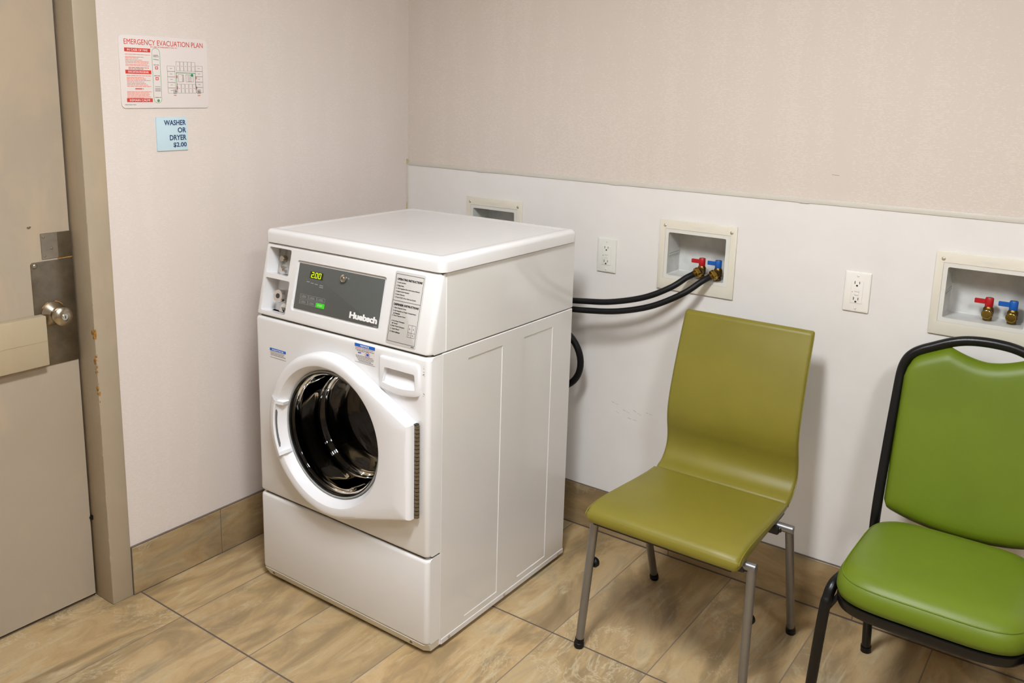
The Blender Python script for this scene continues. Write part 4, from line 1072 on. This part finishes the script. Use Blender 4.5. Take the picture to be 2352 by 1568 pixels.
# front legs: elbow at the seat side, then down
for s in (1, -1):
    P_ = [(-.196, -.245, .425), (-.196, -.40, .424), (-.197, -.50, .427), (-.203, -.555, .432), (-.210, -.590, .425), (-.2145, -.608, .400), (-.219, -.622, .34), (-.232, -.655, .0)]
    b = B(); tube(b, catmull([fx(p, s) for p in P_], 6), .0125, 16); lg_ = obj('leg', b, 'black_powder', CB)
    b = B(); cyl(b, fx(P_[-1], s), fx(P_[-1], s)+V(0, .002, .02), .0145, n=16); obj('foot_cap', b, 'black_rubber', lg_)
    b = B(); tube(b, [fx((-.2165, -.616, .365), s), fx((-.190, -.600, .412), s)], .006, 8); obj('gusset', b, 'black_powder', lg_)
# seat board and cushion
def seat_outline(ins, n_=40):
    """rounded trapezoid: front y=-.665 wide, back y=-.245 narrower"""
    yc = -.455; out = []
    for i in range(n_*2):
        a = 2*math.pi*i/(n_*2); c_, s_ = math.cos(a), math.sin(a)
        e_ = 2/4.6
        u_ = math.copysign(abs(c_)**e_, c_); v_ = math.copysign(abs(s_)**e_, s_)
        y = yc+v_*(.210-ins); hw = lerp(.2075, .1990, (v_+1)/2)-ins
        out.append((bx+u_*hw, y))
    return out
b = B(); loft(b, [[V(x, y, z) for x, y in seat_outline(i_)] for i_, z in ((.012, .394), (.003, .397), (.0005, .404), (.0005, .419), (.008, .4225))]); obj('seat_board', b, 'black_powder', CB)
b = B(); prs = [(.010, .421), (.001, .426), (-.003, .440), (-.001, .458), (.006, .4715), (.0095, .4745), (.013, .4795), (.028, .4865), (.055, .4905), (.09, .4925), (.13, .4935), (.17, .494)]
rings_ = [[V(x, y, z + (.004*math.exp(-((y+.60)/.05)**2) if z > .48 else 0)) for x, y in seat_outline(i_)] for i_, z in prs]
loft(b, rings_); se = obj('seat', b, 'lime_vinyl', CB, angle=60)
b = B(); so = [V(x, y, .4735) for x, y in seat_outline(.0068)]; tube(b, so+[so[0]], .0016, 6, caps=False); obj('welt_seam', b, 'lime_vinyl', se)
# back cushion
def ztop(u_):
    a = abs(u_)
    z = arch(u_) - .013
    if a < .088: z = min(z, .9085 + .0235*(a/.088)**1.7)
    return z
def zbot(u_): 
    a = abs(u_)/.19; return .462 + .030*a**2.2 + (.02*max(0, (a-.93)/.07)**2)
NU, NV = 44, 28
b = B(); grid_f, grid_b = [], []
for i in range(NU+1):
    u_ = -.1895+.379*i/NU; zt2, zb2 = ztop(u_), zbot(u_); cf, cb_ = [], []
    zt2 = min(zt2, .8470+(.19-abs(u_))*2.2) if abs(u_) > .165 else zt2
    for j in range(NV+1):
        v_ = j/NV; z = lerp(zb2, zt2, v_)
        ed = min(1, min((.1895-abs(u_))/.03, (z-zb2)/.045, (zt2-z)/.028)); ed = max(0, ed)
        dome = math.sqrt(max(0, 1-(1-ed)**2))
        yb = -.215-.0 + (z-.53)*.2055 if z > .53 else -.215+(z-.53)*.17
        yb += .004
        cf.append(b.verts.new(V(bx+u_, yb-.006-.020*dome, z))); cb_.append(b.verts.new(V(bx+u_, yb+.004+.006*dome, z)))
    grid_f.append(cf); grid_b.append(cb_)
for i in range(NU):
    for j in range(NV):
        b.faces.new((grid_f[i][j], grid_f[i+1][j], grid_f[i+1][j+1], grid_f[i][j+1])); b.faces.new((grid_b[i][j], grid_b[i][j+1], grid_b[i+1][j+1], grid_b[i+1][j]))
    b.faces.new((grid_f[i][0], grid_b[i][0], grid_b[i+1][0], grid_f[i+1][0])); b.faces.new((grid_f[i][NV], grid_f[i+1][NV], grid_b[i+1][NV], grid_b[i][NV]))
for j in range(NV):
    b.faces.new((grid_f[0][j], grid_f[0][j+1], grid_b[0][j+1], grid_b[0][j])); b.faces.new((grid_f[NU][j], grid_b[NU][j], grid_b[NU][j+1], grid_f[NU][j+1]))
obj('backrest', b, 'lime_vinyl', CB, angle=75)
